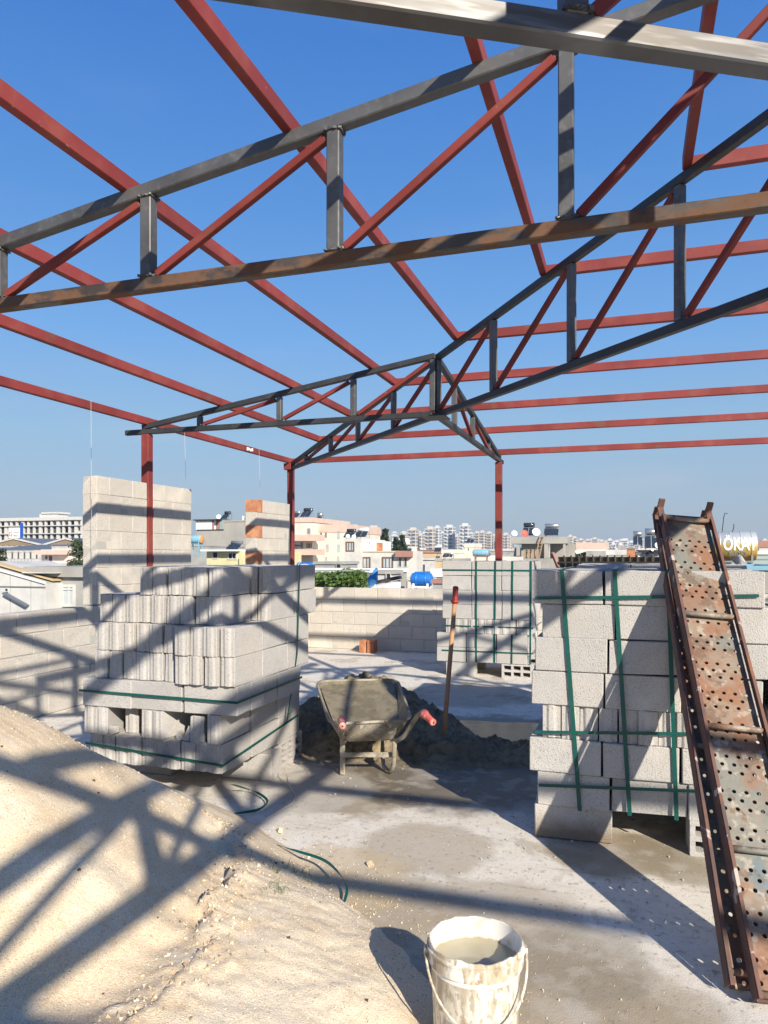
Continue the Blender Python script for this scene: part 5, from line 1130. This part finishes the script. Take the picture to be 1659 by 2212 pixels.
for v, Y in spots:
    if v < 200 and Y < 330: continue
    if 650 < v < 760 and Y < 120: continue
    wv = rr.uniform(9, 14) * 1600 / Y; zt = rr.uniform(-4.5, 1.0) if Y < 200 else rr.uniform(-3, 3.5)
    cn, cm = cols[rr.choice([0, 0, 1, 1, 2, 3, 3, 4, 5, 6])]; X0, X1 = hx(v - wv / 2, Y), hx(v + wv / 2, Y); dp = rr.uniform(8, 13)
    dist = 'far off' if Y > 350 else 'distant' if Y > 250 else 'mid distance' if Y > 170 else 'nearer'
    feat = rr.choice(['flat roofed', 'boxy', 'plain'])
    key = f'{dist} {cn} town house {place(v)}'; used[key] = used.get(key, 0) + 1
    t = thing('town_house', key, 'house', ((X0 + X1) / 2, Y, GZ), 'houses of the town')
    t['_v'] = v
    MB().span(X0, X1, Y, Y + dp, GZ, zt).put('wall', cm, t)
    b = MB(); b.span(X0 - .3, X1 + .3, Y - .3, Y + dp + .3, zt + .01, zt + .35); b.put('roof_edge', rr.choice([cm, 'white', 'terra', 'concrete']), t)
    if rr.random() < .5: xx = rr.uniform(X0 + 2, X1 - 3); MB().span(xx, xx + 3, Y + 3, Y + 6, zt + .36, zt + 2.6).put('stair_head', rr.choice(['white', 'concrete', cm]), t)
    g = MB(); nw = 4; pm = MB()
    for fl in range(2):
        for k in range(nw):
            if rr.random() < .2: continue
            xx = X0 + (X1 - X0) * (k + .3) / nw; zz = zt - 2.3 - fl * 3; g.span(xx, xx + 1.3, Y - .06, Y + .05, zz, zz + 1.4)
    if g.v:
        g.put('windows', 'glass', t)['kind'] = 'stuff'
        if Y < 260:
            fr = MB()
            for q in range(0, len(g.v), 8): v0_, v1_ = g.v[q], g.v[q + 6]; fr.span(v0_.x - .12, v1_.x + .12, Y - .035, Y + .04, v0_.z - .14, v1_.z + .12); fr.span((v0_.x + v1_.x) / 2 - .05, (v0_.x + v1_.x) / 2 + .05, Y - .075, Y, v0_.z, v1_.z)
            fr.put('window_frames', 'white', t)['kind'] = 'stuff'
    for q in range(rr.choice([0, 1, 1, 2])): xx = rr.uniform(X0 + .5, X1 - .5); ap = MB(); ap.span(xx - .04, xx + .04, Y + 2, Y + 2.08, zt + .35, zt + rr.uniform(2, 4)); ap.span(xx - .6, xx + .6, Y + 2, Y + 2.06, zt + 1.9, zt + 1.95); ap.put('aerial', 'rail_metal', t)
    if Y < 330 and rr.random() < .8:
        xx = rr.uniform(X0 + 1, X1 - 3); h = MB(); h.tube([(xx, Y + 1.5, zt + 1.9), (xx + 2, Y + 1.5, zt + 1.9)], .3, 8); h.put('tank', rr.choice(['silver', 'paleblue', 'letters']), t)
        h = MB(); h.loft([[(xx, Y + .4, zt + .4), (xx + 2, Y + .4, zt + .4), (xx + 2, Y + .4, zt + .5), (xx, Y + .4, zt + .5)], [(xx, Y + 1.6, zt + 1.5), (xx + 2, Y + 1.6, zt + 1.5), (xx + 2, Y + 1.6, zt + 1.6), (xx, Y + 1.6, zt + 1.6)]], True, True); h.put('solar_panel', 'panel', t)
# make the repeated descriptions single out one house each
dupl = {}
for o in COL.objects:
    if o.type == 'EMPTY' and o.get('group') == 'houses of the town': dupl.setdefault(o['label'], []).append(o)
ordn = ['leftmost', 'second from the left', 'third from the left', 'fourth from the left', 'fifth from the left', 'sixth from the left', 'seventh from the left', 'eighth from the left']
for lb, os_ in dupl.items():
    if len(os_) > 1:
        for i, o in enumerate(sorted(os_, key=lambda q: q['_v'])): o['label'] = lb + ', ' + ordn[min(i, 7)]
for o in COL.objects:
    if '_v' in o.keys(): del o['_v']

# ------------------------------------------------------------------ far towers
def tower_mesh(W_, D_, H_, seed):
    rr = random.Random(seed); nf = max(4, int(H_ / 3.1)); fh = H_ / nf; a = MB(); g = MB(); a.span(-W_ / 2, W_ / 2, 0, D_, 0, H_)
    cut = rr.uniform(.28, .4)
    for k in range(nf):
        z = k * fh
        for (x0, x1) in ((-W_ / 2 + .6, -W_ / 2 + W_ * cut), (W_ / 2 - W_ * cut, W_ / 2 - .6)):
            a.span(x0, x1, -1.5, -.01, z + .1, z + 1.15); g.span(x0 + .1, x1 - .1, -.12, -.005, z + 1.2, z + fh - .25)
        g.span(-1.0, 1.0, -.12, -.005, z + 1.0, z + 2.4)
        for yy in (D_ * .12, D_ * .58): g.span(W_ / 2 + .005, W_ / 2 + .12, yy, yy + D_ * .28, z + 1.1, z + fh - .4); a.span(W_ / 2 + .01, W_ / 2 + 1.1, yy, yy + D_ * .28, z + .1, z + 1.05)
    g.span(W_ * .09, W_ * .15, -.14, -.006, 0, H_)
    a.span(-W_ * .28, W_ * .28, D_ * .2, D_ * .8, H_ + .01, H_ + 3); a.span(-W_ / 2 - .3, W_ / 2 + .3, -.3, D_ + .3, H_ + .005, H_ + .9)
    return a.mesh('tower_body'), g.mesh('tower_windows')
tows = [(762, 760, 1139, 24), (785, 800, 1144, 20), (805, 780, 1141, 26), (890, 700, 1146, 22), (905, 760, 1158, 16), (927, 690, 1144, 22), (943, 820, 1141, 14), (969, 680, 1140, 23), (985, 880, 1160, 10), (1003, 660, 1137, 22), (1030, 950, 1152, 12), (1041, 900, 1151, 14), (1056, 900, 1153, 15), (1074, 900, 1157, 14), (1092, 880, 1156, 15), (1099, 980, 1160, 12),
        (1240, 1000, 1163, 16), (1255, 1100, 1167, 14), (1270, 1150, 1168, 15), (1285, 1100, 1165, 14), (1300, 1000, 1170, 14), (1318, 1000, 1168, 15), (1333, 1050, 1171, 14), (1349, 1000, 1168, 16), (1364, 1100, 1172, 13), (1232, 950, 1160, 12), (1226, 1200, 1166, 12), (872, 1000, 1155, 14), (850, 1050, 1158, 14), (834, 1000, 1160, 14), (556, 1200, 1172, 12), (545, 1250, 1176, 12), (1108, 1100, 1165, 10), (1120, 1150, 1167, 10), (1446, 1100, 1170, 14), (1500, 1100, 1168, 14), (1530, 1100, 1170, 14), (1653, 1000, 1168, 14), (1384, 1200, 1172, 16), (1398, 1150, 1170, 14), (1416, 1100, 1168, 14), (196, 1100, 1168, 14), (415, 1150, 1170, 14), (430, 1200, 1172, 12), (1205, 1250, 1172, 12), (1180, 1250, 1172, 12), (1150, 1250, 1173, 12),
        (776, 1100, 1150, 14), (816, 1150, 1152, 14), (916, 1050, 1153, 12), (956, 1100, 1152, 12), (994, 1100, 1155, 10), (1016, 1150, 1156, 10), (1066, 1200, 1158, 12), (1084, 1250, 1160, 12), (1250, 1300, 1170, 14), (1262, 700, 1176, 12), (1292, 750, 1178, 12), (1325, 800, 1177, 12), (1342, 760, 1178, 12), (1376, 800, 1178, 12)]
rt = random.Random(77)
tows += [(746 + k * 18 + rt.uniform(-5, 5), rt.uniform(1120, 1350), rt.uniform(1150, 1160), rt.uniform(10, 15)) for k in range(20)] + [(1236 + k * 15 + rt.uniform(-4, 4), rt.uniform(1150, 1400), rt.uniform(1166, 1173), rt.uniform(11, 15)) for k in range(14)]
tows.sort(key=lambda q: q[0]); cache = {}
def ordinal(n): return ['first', 'second', 'third', 'fourth', 'fifth', 'sixth', 'seventh', 'eighth', 'ninth', 'tenth'][n - 1] if n <= 10 else str(n) + ('th' if 10 < n % 100 < 20 else {1: 'st', 2: 'nd', 3: 'rd'}.get(n % 10, 'th'))
for i, (v, d, vt, wv) in enumerate(tows):
    p = PD(v, vt, d); W_ = wv / 1600 * d * .85; H_ = p.z - GZ; key = (round(W_ / 3), round(H_ / 4))
    if key not in cache: cache[key] = tower_mesh(key[0] * 3, max(10, key[0] * 3 * .8), key[1] * 4, i)
    A, G_ = cache[key]; t = thing('apartment_tower', f'{"white" if i % 4 else "warm beige"} apartment tower, {ordinal(i + 1)} from the left along the far skyline', 'tower', (p.x, p.y, GZ), 'apartment towers on the skyline')
    for me, nm, mt in ((A, 'tower_body', 'tower' if i % 4 else 'tower_warm'), (G_, 'tower_windows', 'tower_dark')):
        if not me.materials: me.materials.append(MT[mt])
        o = bpy.data.objects.new(nm, me); COL.objects.link(o); o.parent = t
        o.scale = (W_ / (key[0] * 3), 1, H_ / (key[1] * 4))
# low far mass of the town
b = MB(); rr = random.Random(4)
for k in range(700):
    v = rr.uniform(-60, 1720); d = rr.uniform(520, 1500); p = PD(v, 1198, d); wd = rr.uniform(9, 26); b.span(p.x - wd / 2, p.x + wd / 2, p.y, p.y + rr.uniform(9, 16), GZ, rr.uniform(-3, 6) + (d - 520) / 780 * 9)
for q in range(len(b.mi)): b.mi[q] = (q // 6) % 3
tag(link('far_town', b.mesh('far_town'), ['tower', 'tower_warm', 'peach']), 'mass of small pale town buildings filling the land to the horizon', 'town', kind='stuff')
b = MB(); 
for k in range(260):
    v = rr.uniform(-60, 1720); d = rr.uniform(130, 700); p = PD(v, 1198, d); clump(b, (p.x, p.y, GZ + rr.uniform(5, 10)), rr.uniform(1.5, 3), 26, .7, rr)
tag(b.put('far_trees', 'leaf_dark'), 'scattered dark treetops between the houses of the town', 'trees', kind='stuff')
# small clouds

hz_ = MB(); hz_.span(-4600, 4600, -4600, 4600, GZ - 1, 62); o = hz_.put('haze', None); tag(o, kind='stuff'); o['label'] = 'thin pale haze lying over the town'; o['category'] = 'haze'
hm = bpy.data.materials.new('haze'); hm.use_nodes = True; hm.node_tree.nodes.clear(); ou = hm.node_tree.nodes.new('ShaderNodeOutputMaterial'); pv = hm.node_tree.nodes.new('ShaderNodeVolumePrincipled')
pv.inputs['Density'].default_value = .00024; pv.inputs['Color'].default_value = (.80, .88, 1, 1); pv.inputs['Anisotropy'].default_value = .2
hm.node_tree.links.new(pv.outputs[0], ou.inputs['Volume']); o.data.materials.append(hm)
